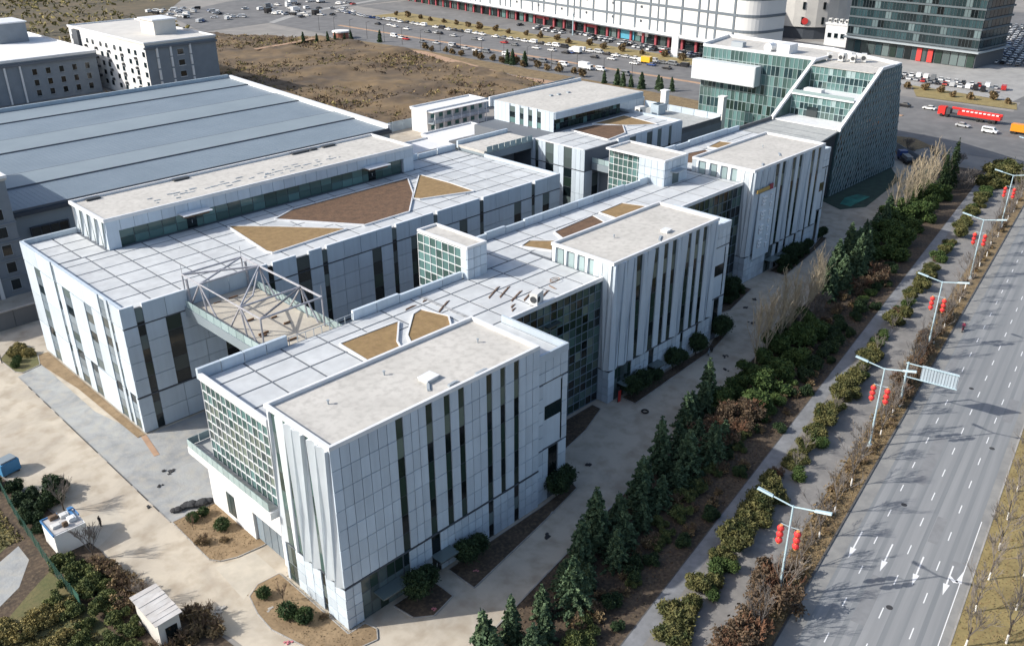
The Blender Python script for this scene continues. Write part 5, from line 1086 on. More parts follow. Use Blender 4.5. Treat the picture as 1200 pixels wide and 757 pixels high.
row(['tallconifer'], [(118, -15.4), (122, -17.5), (125.5, -14.8), (129.5, -17.4), (133.5, -15), (138, -17)], 'tall dark conifer halfway along the belt, %w, %s', 'tall conifers halfway', .8, 1.05)
row(['dry0', 'dry1', 'rust0'], [(112+2.6*k+random.uniform(-.8, .8), -19.4+random.uniform(-2.2, 1.6)) for k in range(13)], 'low brown bush on the soil below the tall conifers, %s', 'brown bushes below the tall conifers', .9, 1.4)
row(BRO, [(140+3.4*k, (-14.6, -17.4, -20.4)[k % 3]+random.uniform(-.8, .8)) for k in range(19)], 'dark green bush of the far belt, %w, %s', 'green bushes in the far belt', .95, 1.35)
row(CON, [(143, -13.8), (150, -14.2), (159, -13.6), (165, -14.6), (172, -13.6)], 'slim conifer by the far drive, %s', 'conifers by the far drive', .8, 1.0)
row(POP, [(174, -14.2), (178, -15.8), (182, -14.6), (185, -16.6), (188, -14.8), (191, -17), (194.5, -15.4), (198, -17.8), (202, -16), (205, -18.2)], 'bare cream poplar of the far clump, %s', 'far bare poplars', .9, 1.2)
x, y = rd(209, -20); plant('cypress', x, y, 'tall dark cypress at the far end of the belt by the road junction', None, 1.05, .03); x, y = rd(203, -19.5); plant('cypress', x, y, 'shorter dark cypress left of the tallest one, among bare poplars', None, .8, .03)
row(['greybush'], [(211, -23), (214, -21.6), (216, -24.2), (208, -24.4)], 'grey leafless bush at the foot of the far cypress', 'grey bushes by the cypress', 1.1, 1.5)
row(['dry0', 'dry1'], [(s+random.uniform(-1, 1), random.uniform(-24, -18.6)) for s in np.arange(14, 60, 2.1)], 'low dry brown bush on the shaded soil, %s', 'dry bushes on the soil strip', .6, 1.15)
row(['dry0', 'dry1'], [(s+random.uniform(-1, 1), random.uniform(-24, -18.6)) for s in np.arange(64, 108, 3.6)], 'small dry bush on the soil strip, %s', 'dry bushes opposite the green ones', .6, 1.0)
row(['hedge', 'scrubby', 'dry1'], [(s+random.uniform(-1, 1), random.uniform(-22.4, -19.8)) for s in np.arange(8, 66, 1.9)], 'low dark undergrowth bush of the belt, %s', 'undergrowth of the belt', .55, .95)
row(['hedge', 'strip_dark'], [(s+random.uniform(-.8, .8), random.uniform(-23, -20.8)) for s in np.arange(68, 142, 3.1)], 'low green undergrowth bush of the far belt, %s', 'far undergrowth of the belt', .6, 1.0)
row(['hedge'], [(s, -24.4+random.uniform(-.4, .3)) for s in (17, 34, 41, 52, 66, 79, 92, 104, 118, 131)], 'dark low evergreen clump along the grey path, %s', 'dark clumps along the path', .5, .75)
# clipped yellow-green shrubs between path and pavement
sh = [(19.5, -29.6, 1.2), (22, -28.9, 1.1), (25, -29.6, 1.1), (27.6, -28.8, .95), (29, -30.2, 1.0), (34.6, -28.9, .8), (37, -29.4, 1.25), (39.6, -29.2, 1.2), (42.0, -28.8, 1.25), (44.6, -29.6, 1.3), (47, -29, 1.3), (49.2, -30.1, 1.1), (51.2, -29, 1.1), (58.2, -29.4, .75), (60.6, -29.7, .85), (63, -29.6, .85), (66.4, -29.8, 1.0), (68.6, -29.4, 1.1), (71, -29.8, 1.15), (73.4, -29.2, 1.1), (76, -29.9, .9), (79.5, -29.4, 1.1), (82, -29.8, 1.2), (84.5, -29.3, 1.2), (87, -29.8, 1.1), (92, -29.5, 1.0), (94.6, -29.8, 1.1), (97.4, -29.4, 1.2)]
for k, (s, t, q) in enumerate(sh):
    x, y = rd(s, t); plant(random.choice(YEL), x, y, 'yellow-green shrub of the planting strip, '+stretch(s), 'near shrubs of the strip', q*1.02, .1)
row(YEL+['strip_dark'], [(101+2.7*k+random.uniform(-.9, .9), -29.6+random.uniform(-.7, .7)) for k in range(42) if k % 7 != 3], 'yellow-green shrub of the far planting strip, %s', 'far shrubs of the strip', .7, 1.25, .1)
row(['strip_dark'], [(31.6, -29.8), (27.6, -30.9), (33, -30.4), (55.6, -30.9), (65, -30.8), (90, -30.6)], 'small dark shrub at the pavement edge, %s', 'dark shrubs of the strip', .7, 1.0, .1)
row(['rust0'], [(54.0, -28.6), (118, -28.8), (151, -29), (178, -29)], 'rust tinted shrub of the planting strip, %s', 'rust shrubs of the strip', .5, .62, .1)
row(STR, [(57.5, -30.2), (61.8, -30.0), (74.8, -30.4), (88.8, -30.2), (99, -30.2), (110, -30), (121, -30.2)], 'thin bare whitewashed sapling among the strip shrubs, %s', 'saplings in the strip', .42, .55, .1)
# verge between pavement and road
row(['dry0', 'dry1', 'dry1', 'rust0'], [(s+random.uniform(-.7, .7), random.uniform(-37.6, -34.6)) for s in np.arange(18.0, 37, .72)], 'brown bush of the thick verge growth, %s', 'bushes at the near end of the verge', .9, 1.5, .1)
row(['dry0', 'dry1'], [(s+random.uniform(-.7, .7), random.uniform(-38.2, -36)) for s in np.arange(38, 80, 1.7)], 'small brown bush on the grass verge, %s', 'small bushes of the verge', .45, .8, .1)
row(['dry0', 'dry1', 'rust1'], [(s+random.uniform(-.7, .7), random.uniform(-37.6, -36)) for s in np.arange(80, 122, 1.6)], 'brown bush of the verge around the road sign, %s', 'verge bushes around the sign', .55, .95, .1)
row(['dry0', 'dry1'], [(s+random.uniform(-.7, .7), random.uniform(-37.6, -36)) for s in np.arange(124, 220, 4.2)], 'brown bush of the far verge, %s', 'far verge bushes', .6, 1.0, .1)
row(STR, [(s, -37.5+random.uniform(-.2, .2)) for s in (24.4, 31.5, 37.9, 44.8, 50.8, 58.1, 65.0, 73.0, 80, 87.5)], 'bare whitewashed tree of the left verge, %s', 'near trees of the left verge', .9, 1.08, .1)
row(STR, [(94.5+7.3*k, -37.4+random.uniform(-.3, .3)) for k in range(17)], 'bare whitewashed tree of the left verge, %s', 'far trees of the left verge', .9, 1.1, .1)
row(STR, [(36, -56.1), (42.1, -56.0), (48.7, -56.3), (55.1, -56.4), (62.2, -56.3), (69.5, -56.4), (76.5, -56.4), (84, -56.4)], 'bare whitewashed tree right of the road, kerb row, %s', 'kerb row right of the road', .9, 1.08, .1)
row(STR, [(39, -59.6), (45.1, -59.7), (51.6, -59.6), (58.4, -59.8)], 'bare whitewashed tree right of the road, back row, %s', 'back row right of the road', .9, 1.08, .1)
row(YEL, [(218, -29), (222, -31), (226, -28.6), (229, -31.4), (233, -29.6), (224, -35), (229, -36)], 'yellow-green tree-like shrub at the road junction on the right edge', 'shrubs at the junction', 1.6, 2.2, .1)
# beds round the office blocks
for k, (x, y, s) in enumerate([(8.2, -1.9, 1.25), (10.4, -1.6, 1.0)]): plant('mop', x, y, ('round dark clipped tree nearest the glazed corner entrance', 'smaller round dark tree right of the one at the corner entrance')[k], None, s, .1)
for lab, grp, L in (('round dark tree against the front of the nearest block, right of its small door', 'trees right of the small door', [(16.0, -1.6, 1.1), (18.4, -1.3, 1.0)]), ('round dark tree at the right end of the nearest block', 'trees at the end of the nearest block', [(33.6, -.4, 1.25), (35.6, .2, 1.3)]), ('round dark tree along the front of the middle block', 'trees along the middle block', [(61.4, 8.6, 1.2), (64.0, 8.5, 1.2), (67.6, 8.7, .9), (73.5, 9.1, 1.25), (76, 9.3, .9), (80.4, 9.3, 1.3)]),
        ('dark bush at the right end of the middle block', 'bushes at the end of the middle block', [(88.4, 9.6, 1.4), (90.5, 10.4, 1.3)]), ('dark tree in the bed between the middle and far block', 'trees between the blocks', [(104.6, 18.6, 1.35), (108.4, 19.4, 1.1)]), ('dark bush along the front of the far block', 'bushes along the far block', [(126.5, 18.6, 1.1), (129.4, 18.9, 1.2), (132.6, 19.2, 1.25), (136, 19.4, 1.0), (139.5, 19.8, 1.0), (147.6, 21.4, .9), (150.4, 21.6, .8)])):
    for x, y, s in L: plant('mop', x, y, lab, grp, s, .1)
for lab, grp, L in (('low dark ground shrub in the bed between the middle and far block', 'low shrubs between the blocks', [(96, 18.2), (98, 19.4), (100.5, 18), (103, 17.4), (106, 17.8), (109.5, 18.4)]), ('low dark shrub in the long bed along the far block', 'low shrubs along the far block', [(125, 17.6), (128, 18), (131, 18.4), (134.4, 18.8), (137.4, 19.2)])):
    for x, y in L: plant('hedge', x, y, lab, grp, random.uniform(.6, .8), .1)
for lab, x, y, s in (('round green clipped shrub alone on the left of the corner bed', -3.8, 11.2, .95), ('round green clipped shrub, left one of the touching pair', -3.5, 6.5, 1.25), ('round green clipped shrub, right one of the touching pair', -2.6, 4.6, 1.2),
        ('round clipped shrub in the middle of the bed below the balcony', -.9, 25.8, 1.1), ('round dark shrub beside the pile of dark stones', -2.8, 29.9, .9), ('smaller round shrub right of the one by the dark stones', -1.2, 30.0, .85)): plant('ball', x, y, lab, None, s, .1)
plant('dry1', -4.0, 24.8, 'tan dry bush at the corner of the bed below the balcony', None, .95, .1); plant('dry0', -2.0, 23.4, 'little dry shrub in the middle of the bed below the balcony', None, .5, .1); plant('dry0', -.9, 3.4, 'little dry twig bush beside the clipped pair', None, .5, .1)
plant('sapling', -2.6, 9.0, 'bare sapling standing in the corner bed', None, 1.0, .1); plant('sapling', -3.6, 28.2, 'thin bare sapling in the bed below the balcony', None, .8, .1)
for k, (x, y) in enumerate([(-3.9, 90.0), (-3.0, 91.8)]): plant('ball', x, y, ('small round shrub at the kerb of the bed beyond the hall', 'second round shrub in the bed beyond the hall')[k], None, .9, .1)
for x, y in ((-2.4, 95), (-1.2, 96.6), (-.6, 93.4)): plant('weed', x, y, 'yellowish low bush in the bed beyond the hall', 'low bushes beyond the hall', .7, .1)
# lower left garden
for lab, grp, key, L, s0, s1 in (
        ('dark evergreen bush between the green fence and the cabins', 'evergreen bushes behind the green fence', 'scrubby', [(-17.8, 33.2), (-17.2, 30.6), (-16.7, 28), (-16.4, 25.4), (-16.2, 22.8), (-17.6, 26.2), (-17.9, 22.4), (-17.2, 19.8), (-18.6, 29), (-16.8, 17)], .75, 1.0),
        ('brown dry bush beside the yard, between cabin and tin shed', 'dry bushes beside the yard', 'dry0', [(-15.4, 30.4), (-14.8, 28.6), (-14.6, 26.6), (-14.4, 24.4), (-14.0, 22.6), (-15.2, 23.6), (-13.4, 21.4), (-15.8, 21.2)], 1.0, 1.45),
        ('shaded dark bush along the upper part of the green fence', 'dark bushes along the upper fence', 'hedge', [(-16.8, 53), (-17.2, 50), (-17, 47), (-17.6, 44), (-17.4, 41.4), (-15.6, 49.6), (-15.4, 46.4), (-18.2, 56)], .7, .95),
        ('olive yellow bush in the wild growth at the lower left corner', 'wild bushes at the lower left', 'weed', [(random.uniform(-27, -19.6), random.uniform(12, 28)) for _ in range(22)], .5, .9),
        ('dark green bush among the olive growth at the lower left', 'dark bushes in the wild growth', 'scrubby', [(-21, 27.6), (-20.4, 24.4), (-20.2, 21), (-21.6, 18.6), (-19.4, 16.6), (-18.2, 14.0)], .6, .85),
        ('brown bush round the foot of the tin shed', 'brown bushes round the tin shed', 'dry1', [(-11.2, 14.6), (-10.4, 12.6), (-11.8, 11.4), (-13.4, 11.4), (-10.2, 10.4), (-16.6, 12.4), (-15.4, 10.8)], 1.1, 1.6)):
    for x, y in L: plant(key, x, y, lab, grp, random.uniform(s0, s1), .05)
plant('hedge', -13.0, 49.2, 'dusty green bush at the edge of the pale yard, behind a bare tree', None, 1.15, .02); plant('hedge', -13.9, 47.0, 'second dusty bush at the yard edge, nearer the white cabin', None, .9, .02)
plant('yard_tree', -13.6, 44.2, 'bare tree with many thin stems between the dusty bushes and the white cabin', None, .95, .02); plant('yard_tree', -14.8, 31.9, 'bare tree with a pale trunk leaning beside the white cabin', None, .9, .05); plant('yard_tree', -14.0, 20.4, 'bare tree behind the tin shed', None, .7, .05)
# trees beyond the complex
row2 = lambda key, pts, lab, grp, s0, s1: [plant(key if isinstance(key, str) else random.choice(key), x, y, lab, grp, random.uniform(s0, s1), .03) for x, y in pts]
row2('farconifer', [(256.7, 174.1), (257.6, 168), (258, 161), (258.4, 156), (262, 150.5), (262.6, 144), (257, 164.5), (260, 147.5)], 'dark conifer of the group along the far road behind the rear hall', 'conifers behind the rear hall', .65, .95)
row2('farconifer', [(261, 232), (263, 226), (262, 236)], 'dark conifer of the pair standing alone by the dirt track', 'conifers by the dirt track', .7, 1.0)
row2('farconifer', [(236, 352), (241, 349), (246, 350), (250, 347), (254.6, 347), (260.4, 330), (231, 357)], 'dark conifer at the far edge of the brown field', 'conifers at the far edge of the field', .5, .8)
row2('farconifer', [(244, 47), (249, 52), (229, 47)], 'dark conifer behind the panel fence right of the glass tower', 'conifers right of the tower', 1.0, 1.35)
row2('fartree', [(262+random.uniform(-3, 2), 190+7*k) for k in range(16)], 'small leafless street tree between the field and the far road', 'street trees by the field', .8, 1.1)
row2('fartree', [(324+.06*y+random.uniform(-3, 3)-12, y) for y in np.arange(170, 420, 12)], 'small street tree on the yellow grass strip before the mall', 'street trees before the mall', .8, 1.2)
row2('fartree', [(330+random.uniform(-4, 5), 40+6.5*k) for k in range(7)], 'small tree on the yellow strip before the dark office tower', 'trees before the office tower', .7, 1.0)
row2('greybush', [(236+random.uniform(-4, 6), 22+3.6*k) for k in range(8)], 'leafless grey bush by the panel fence at the junction', 'bare bushes at the junction fence', .8, 1.2)
# dry scrub of the field: uncountable
P = []; 
while len(P) < 1900:
    x, y = rng.uniform(60, 254), rng.uniform(178, 430)
    if inside(x, y, FIELD) and (math.sin(x*.09)+math.sin(y*.07+x*.03)+rng.normal()*.8 > .1): P.append((x, y))
P = np.array(P); c = []
for k, m_ in enumerate(('leaf_dry', 'leaf_rust', 'twig_brown', 'leaf_weed')):
    q = P[k::4]; q = np.repeat(q, 7, 0); z = np.array([.3+.45*abs(rng.normal()) for _ in range(len(q))]); pts = np.stack([q[:, 0]+rng.normal(size=len(q))*.8, q[:, 1]+rng.normal(size=len(q))*.8, z], 1)
    me = np_mesh('dry_scrub', *leaves(pts, .42 if k != 2 else .32, .9), m_); o = D.objects.new('dry_scrub', me); COL.objects.link(o)
    tag(o, ('pale dry grass tufts', 'reddish dry weeds', 'dark brown dead stems', 'olive dry weeds')[k]+' all over the brown field', 'scrub', kind='stuff')
P = np.stack([rng.uniform(-100, 320, 2600), rng.uniform(440, 800, 2600), abs(rng.normal(size=2600))*1.2+.4], 1); ok = np.array([(p[0] < 215 or p[1] > 600) for p in P]); P = np.repeat(P[ok], 4, 0); P += rng.normal(size=P.shape)*.9
me = np_mesh('dry_scrub', *leaves(P, 1.0, .9), 'leaf_weed'); o = D.objects.new('dry_scrub', me); COL.objects.link(o); tag(o, 'brown and olive scrub beyond the dormitories', 'scrub', kind='stuff')
# dry grass on verges and lawns
def grass(name, n, fn, size, m, lab):
    P = np.array([fn() for _ in range(n)]); v, f = leaves(P, size, 1.0); o = D.objects.new(name, np_mesh(name, v, f, m)); COL.objects.link(o); tag(o, lab, 'grass', kind='stuff')
grass('twigs', 2600, lambda: (*rd(rng.uniform(18, 125), rng.uniform(-37.8, -34.9)), abs(rng.normal())*.5+.15), .16, 'leaf_dry', 'thin dead twigs and leaves over the verge')
grass('grass', 7000, lambda: (*rd(rng.uniform(18, 130), rng.uniform(-38.9, -35.5)), .15), .10, 'leaf_dry', 'short dry grass and fallen leaves of the left verge')
grass('grass', 5000, lambda: (*rd(rng.uniform(28, 95), rng.uniform(-66, -54.9)), .13), .10, 'leaf_dry', 'short yellow grass right of the road')
grass('fallen_leaves', 6000, lambda: (*rd(rng.uniform(8, 140), rng.uniform(-25, -13.2)), .07), .13, 'leaf_rust', 'fallen leaves on the shaded soil strip')
grass('grass', 9000, lambda: ((rng.uniform(-30, -19.5), rng.uniform(41.8, 58), .1) if rng.random() < .5 else (rng.uniform(-30, -19.5), rng.uniform(6, 27.5), .1)), .14, 'leaf_weed', 'rough olive grass at the lower left')
grass('fallen_leaves', 1500, lambda: (rng.uniform(-5, 2), (rng.uniform(-2.6, 13) if rng.random() < .5 else rng.uniform(20.4, 31)), .13), .07, 'leaf_dry', 'dry leaves on the beds at the building corner')

# ================================================================== STREET FURNITURE
def lantern_mesh():
    b = MB(); b.ball((0, 0, 0), .42, .40, 0, 10, 6); b.bar((0, 0, .36), (0, 0, .46), .2, 1, n=8); b.bar((0, 0, -.46), (0, 0, -.36), .2, 1, n=8)
    me = D.meshes.new('lantern'); me.from_pydata(b.v, [], b.f); me.materials.append(M['lantern_red']); me.materials.append(M['lantern_band']); me.polygons.foreach_set('material_index', np.array(b.m, dtype=np.int32)); return me
LM = lantern_mesh()
def street_lamp(s, label):
    x, y = rd(s, -37.0); T = Root('street_lamp', label, 'street lamp', (x, y, .1), TH, 'lamps on the left verge', local=True)
    MB().bar((0, 0, 0), (0, 0, 13.0), .17, r2=.10, n=8).make(T, 'pole', 'lamp_grey'); MB().box(-.3, .3, -.3, .3, 0, .5).make(T, 'base', 'frame_grey')
    for sg in (1, -1):
        MB().bar((0, 0, 12.85), (0, sg*2.6, 13.35), .09, n=6).make(T, 'arm', 'lamp_grey')
        b = MB(); b.add([(-.22, sg*2.3, 13.25), (.22, sg*2.3, 13.25), (.26, sg*4.1, 13.62), (-.26, sg*4.1, 13.62), (-.14, sg*2.3, 13.45), (.14, sg*2.3, 13.45), (.18, sg*4.05, 13.78), (-.18, sg*4.05, 13.78)], CF); b.make(T, 'lamp_head', 'lamp_grey')
        MB().bar((0, 0, 10.1), (0, sg*1.0, 10.2), .035, n=5).make(T, 'lantern_bracket', 'lamp_grey')
    return x, y
for k, s in enumerate((31.8, 69.3, 106.3, 144.5, 182, 219)):
    x, y = street_lamp(s, ('street lamp with red lanterns nearest the camera', 'street lamp with red lanterns beside the road sign', 'third street lamp from the camera, by the road kerb', 'fourth street lamp from the camera, near the right edge', 'fifth street lamp, far along the verge', 'last street lamp by the road junction')[k])
    for sg in (1, -1):
        T = Root('lantern_string', ('string of three red lanterns on the %s side of the lamp %s' % ('path' if sg > 0 else 'road', ('nearest the camera', 'beside the road sign', 'third from the camera', 'fourth from the camera', 'fifth from the camera', 'at the junction')[k])), 'lantern', (x-ST_*sg*.95, y+CT*sg*.95, 8.0), 0, 'red lanterns on the lamps', local=True)
        for q in range(3): mesh(T, 'lantern', None, None, None, data=LM, loc=(0, 0, q*.82))
        MB().bar((0, 0, 0), (0, 0, 2.3), .02, n=4).make(T, 'cord', 'lantern_band')
# road sign seen from behind, on a cantilever
sx, sy = rd(83.4, -37.8); T = Root('road_sign', 'back of a grey road sign on a cantilever arm over the road', 'road sign', (sx, sy, .1), TH, local=True)
MB().bar((0, 0, 0), (0, 0, 7.9), .20, r2=.15, n=8).make(T, 'post', 'lamp_grey')
for z in (5.4, 7.7): MB().bar((0, .3, z), (0, -7.3, z), .09, n=6).make(T, 'arm', 'lamp_grey')
MB().box(.10, .16, -7.2, -2.0, 5.2, 7.9).make(T, 'sign_panel', 'sheet_blue'); 
for k in range(13): MB().box(.04, .09, -7.1+k*.42, -7.05+k*.42, 5.3, 7.8).make(T, 'stiffener', 'frame_grey')
# green wire fence in the garden
T = Root('wire_fence', 'dark green wire mesh fence running through the garden', 'fence', (-18.8, 40, .05))
fp = [(-17.6, 57), (-18.2, 51), (-18.7, 45), (-18.9, 39.5), (-19.2, 34), (-19.3, 29), (-19.2, 24.5)]
for i in range(len(fp)-1):
    p, q = fp[i], fp[i+1]
    for k in range(2):
        a = (p[0]+(q[0]-p[0])*k/2, p[1]+(q[1]-p[1])*k/2); c = (p[0]+(q[0]-p[0])*(k+1)/2, p[1]+(q[1]-p[1])*(k+1)/2); b = MB()
        for z in np.linspace(.2, 2.1, 9): b.bar((*a, z), (*c, z), .012, n=3)
        for u in np.linspace(0, 1, 12): b.bar((a[0]+(c[0]-a[0])*u, a[1]+(c[1]-a[1])*u, .15), (a[0]+(c[0]-a[0])*u, a[1]+(c[1]-a[1])*u, 2.15), .012, n=3)
        b.make(T, 'mesh_panel', 'green_fence'); MB().bar((*a, 0), (*a, 2.3), .06, n=5).make(T, 'post', 'green_fence')
MB().box(-19.24, -19.16, 24.6, 26.2, .3, 1.9).make(T, 'banner', 'green_fence')
# white cabin with blue trim
T = Root('cabin', 'white site cabin with blue roof edges beside the yard', 'cabin', (-15.6, 37.8, .0))
box(T, 'wall', -17.6, -13.8, 35.3, 39.4, .1, 3.1, 'wall_white'); box(T, 'roof', -17.4, -14.0, 35.5, 39.2, 3.1, 3.16, 'tin')
for a in ((-17.7, -17.58, 35.25, 39.45), (-13.82, -13.7, 37.4, 39.45), (-17.5, -15.6, 39.38, 39.5)): box(T, 'roof_edge', *a, 3.0, 3.3, 'blue_trim')
f = box(T, 'door', -13.8, -13.72, 36.2, 37.1, .15, 2.2, 'frame_grey'); box(T, 'handle', -13.72, -13.66, 36.9, 37.0, 1.0, 1.15, 'rail_dark', sub=f); box(T, 'window', -13.8, -13.72, 38.0, 39.2, 1.0, 2.0, 'glass_dark')
for k, (x, y, w_, d_, m_) in enumerate([(-16.6, 37.0, 1.2, .9, 'ac_white'), (-15.2, 38.4, 1.0, .9, 'ac_white'), (-16.3, 38.8, 1.0, .7, 'twig_brown'), (-14.8, 36.9, .9, .9, 'frame_white'), (-15.8, 36.3, .6, .5, 'twig_brown')]):
    o = MB().box(x-w_/2, x+w_/2, y-d_/2, y+d_/2, 3.17, 3.42+.07*k).box(x-w_/2+.1, x+w_/2-.2, y-d_/2+.05, y+d_/2-.1, 3.42+.07*k, 3.5+.07*k).make(None, 'bundle', m_); tag(o, ('white box at the front left of the cabin roof', 'white box near the back right of the cabin roof', 'brown bundle at the back of the cabin roof', 'pale sack by the front right of the cabin roof', 'small brown bundle by the front edge of the cabin roof')[k], 'box')
o = MB().box(-14.5, -14.2, 37.4, 39.1, 3.17, 3.4).box(-14.5, -13.9, 38.7, 39.2, 3.41, 3.6).make(None, 'beam', 'blue_trim'); tag(o, 'blue beam lying on the cabin roof', 'beam')
# tin shed
T = Root('tin_shed', 'small shed with a rusty pale tin roof among dry bushes', 'shed', (-13.9, 16.4, 0))
box(T, 'wall', -15.6, -13.2, 12.2, 17.8, 0, 3.5, 'wall_cream')
for k in range(8):
    b = MB(); y = 11.8+k*.78; b.add([(-15.95, y, 3.54), (-12.9, y, 3.7), (-12.9, y+.75, 3.7), (-15.95, y+.75, 3.54), (-15.95, y, 3.62+.05*(k % 2)), (-12.9, y, 3.78+.04*(k % 3)), (-12.9, y+.75, 3.78), (-15.95, y+.75, 3.62+.05*(k % 2))], CF); b.make(T, 'roof_sheet', 'tin')
f = box(T, 'door', -14.9, -13.6, 12.12, 12.2, .05, 2.4, 'glass_dark'); box(T, 'window', -13.2, -13.12, 13.6, 16, 1.0, 2.4, 'glass_dark')
T = Root('container', 'small bright blue tank with a pale top at the left edge of the yard', 'tank', (-15.6, 58.6, 0), .2, local=True); MB().box(-1.3, 1.3, -1.0, 1.0, .3, 2.0).make(T, 'body', 'cobalt'); MB().box(-1.1, 1.1, -.8, .8, 2.0, 2.25).make(T, 'lid', 'metal_pale'); MB().box(-1.1, -.8, -.9, .9, 0, .3).box(.8, 1.1, -.9, .9, 0, .3).make(T, 'skid', 'rail_dark')
for k in range(9):
    b = MB(); r = random.uniform(.45, .75); b.ball((0, 0, r*.55), r, r*.6, 0, 7, 5); b.v = [(x*(1+.2*random.random()), y*(1+.2*random.random()), z) for x, y, z in b.v]
    o = b.make(None, 'stone', 'stone_dark'); o.location = (-3.6+k*.55+random.uniform(-.1, .1), 33.6-k*.2+random.uniform(-.25, .25), .05); tag(o, 'dark rough stone of the heap beside the balcony bed', 'stone', 'heap of dark stones')
# rubble and small things left on the concrete
for k, (lab, x, y, m_, s) in enumerate([('grey rubble patch at the yard corner near the tin shed', -8.6, 13.2, 'rubble', 1.0), ('flat manhole cover on the grey paving edge', -5.6, 36.8, 'stone_dark', .5), ('small dark cover on the grey stone paving', -2.4, 40.2, 'stone_dark', .5), ('dark drain frame on the grey stone paving', .2, 42.6, 'stone_dark', .9), ('pink sack on the kerb of the corner bed', -5.6, 3.4, 'pink', .5), ('pink sack by the kerb below the round trees', 8.6, -4.4, 'pink', .45), ('pale stone lying in the corner bed', -4.2, 9.2, 'rubble', .7),
        ('dark scrap lying on the drive opposite the nearest block', 27.0, -5.2, 'stone_dark', .8), ('pale scrap with a dark edge lying on the drive behind the nearest block', 42.5, 1.4, 'stone_dark', .8), ('dark debris on the drive at the end of the nearest block', 31.0, -2.0, 'rubble', .5), ('pink sack on the kerb by the small door', 16.4, -3.0, 'pink', .5), ('dark scrap on the drive in front of the far block', 104, 13.8, 'stone_dark', .7), ('second dark scrap on the drive in front of the far block', 108.5, 14.2, 'stone_dark', .7), ('third dark scrap near the poplars on the drive', 99, 9.4, 'stone_dark', .7), ('scrap on the drive beside the middle block', 84.0, 5.4, 'stone_dark', .6), ('dark scrap on the drive near the slim conifers', 80, 2.8, 'stone_dark', .6)]):
    b = MB()
    for q in range(6): a = random.uniform(0, 6.28); d = random.uniform(0, s); b.box(d*math.cos(a)-.25*s, d*math.cos(a)+.25*s, d*math.sin(a)-.18*s, d*math.sin(a)+.2*s, 0, random.uniform(.05, .16))
    o = b.make(None, 'debris', m_); o.location = (x, y, .02); tag(o, lab, 'debris')

b = MB()
for k in range(12): a = 6.283*k/12; a2 = 6.283*(k+1)/12; b.bar((.5*math.cos(a), .5*math.sin(a), .13), (.5*math.cos(a2), .5*math.sin(a2), .13), .13, n=6)
o = b.make(None, 'tyre', 'tyre'); o.location = (59.5, 4.4, .03); tag(o, 'black tyre lying on the drive in front of the middle block', 'tyre')
T = Root('door_panel', 'dark red board leaning by the glazed door of the middle block', 'board', (59.2, 8.6, 0)); MB().box(58.9, 59.5, 9.2, 9.3, .05, 2.0).make(T, 'panel', 'red_paint'); MB().box(58.8, 59.6, 9.31, 9.36, 0, 2.1).make(T, 'frame', 'rail_dark')
T = Root('lamp_pole', 'thin grey pole beside the bed beyond the hall', 'pole', (-5.0, 93.6, 0), local=True); MB().bar((0, 0, 0), (0, 0, 6.0), .09, r2=.06, n=6).make(T, 'pole', 'rail_dark'); MB().bar((0, 0, 6), (-.5, 0, 6.1), .07, n=5).make(T, 'head', 'frame_grey')
# panel fence at the far end of the drive
T = Root('panel_fence', 'grey-blue panel fence curving round the far end of the drive', 'fence', (234, 38, 0))
fp = [(243, 52), (240, 46.5), (236, 41.5), (231.5, 36.5), (227.5, 31.5), (224.5, 26.5), (222, 21)]
for i in range(len(fp)-1):
    p, q = Vector((*fp[i], 0)), Vector((*fp[i+1], 0)); d = (q-p).normalized(); n_ = Vector((-d.y, d.x, 0))*.06
    for k in range(2):
        a, c = p+(q-p)*k/2, p+(q-p)*(k+1)/2-d*.08; slab(T, 'fence_panel', [(a+n_)[:2], (c+n_)[:2], (c-n_)[:2], (a-n_)[:2]], .1, 2.6, 'wall_slate')
o = MB(); o.ball((0, 0, .6), 2.4, 1.1, 0, 9, 6); o = o.make(None, 'covered_heap', 'green_net'); o.location = (217.4, 25.0, 0); tag(o, 'heap covered with green netting behind the dark truck', 'heap')
o = MB(); o.ball((0, 0, .1), 2.4, .35, 0, 9, 6); o = o.make(None, 'green_tarp', 'green_net'); o.location = (209.5, 21.8, 0); tag(o, 'flat piece of green netting lying on the far drive', 'net')
# far poles along the road
for k in range(16): 
    T = Root('light_pole', 'thin grey light pole between the brown field and the far road', 'pole', (263.5, 165+15*k, 0), 0, 'light poles by the far road', local=True); MB().bar((0, 0, 0), (0, 0, 8.5), .13, r2=.09, n=5).make(T, 'pole', 'rail_dark'); MB().bar((0, 0, 8.4), (2.2, 0, 8.8), .08, n=4).make(T, 'arm', 'rail_dark')
T = Root('tall_mast', 'tall pale mast standing in front of the mall', 'mast', (349, 272, 0), local=True); MB().bar((0, 0, 0), (0, 0, 11), .35, r2=.25, n=6).make(T, 'mast', 'lamp_grey'); MB().box(-.8, .8, -.8, .8, 11, 11.4).make(T, 'head', 'frame_grey')
T = Root('pylon_sign', 'white pylon sign in front of the mall near the glass tower', 'sign', (329, 190, 0), local=True); MB().box(-.4, .4, -1.8, 1.8, 0, 10).make(T, 'panel', 'frame_white'); MB().box(-.6, .6, -2.1, 2.1, 0, .8).make(T, 'base', 'frame_grey')



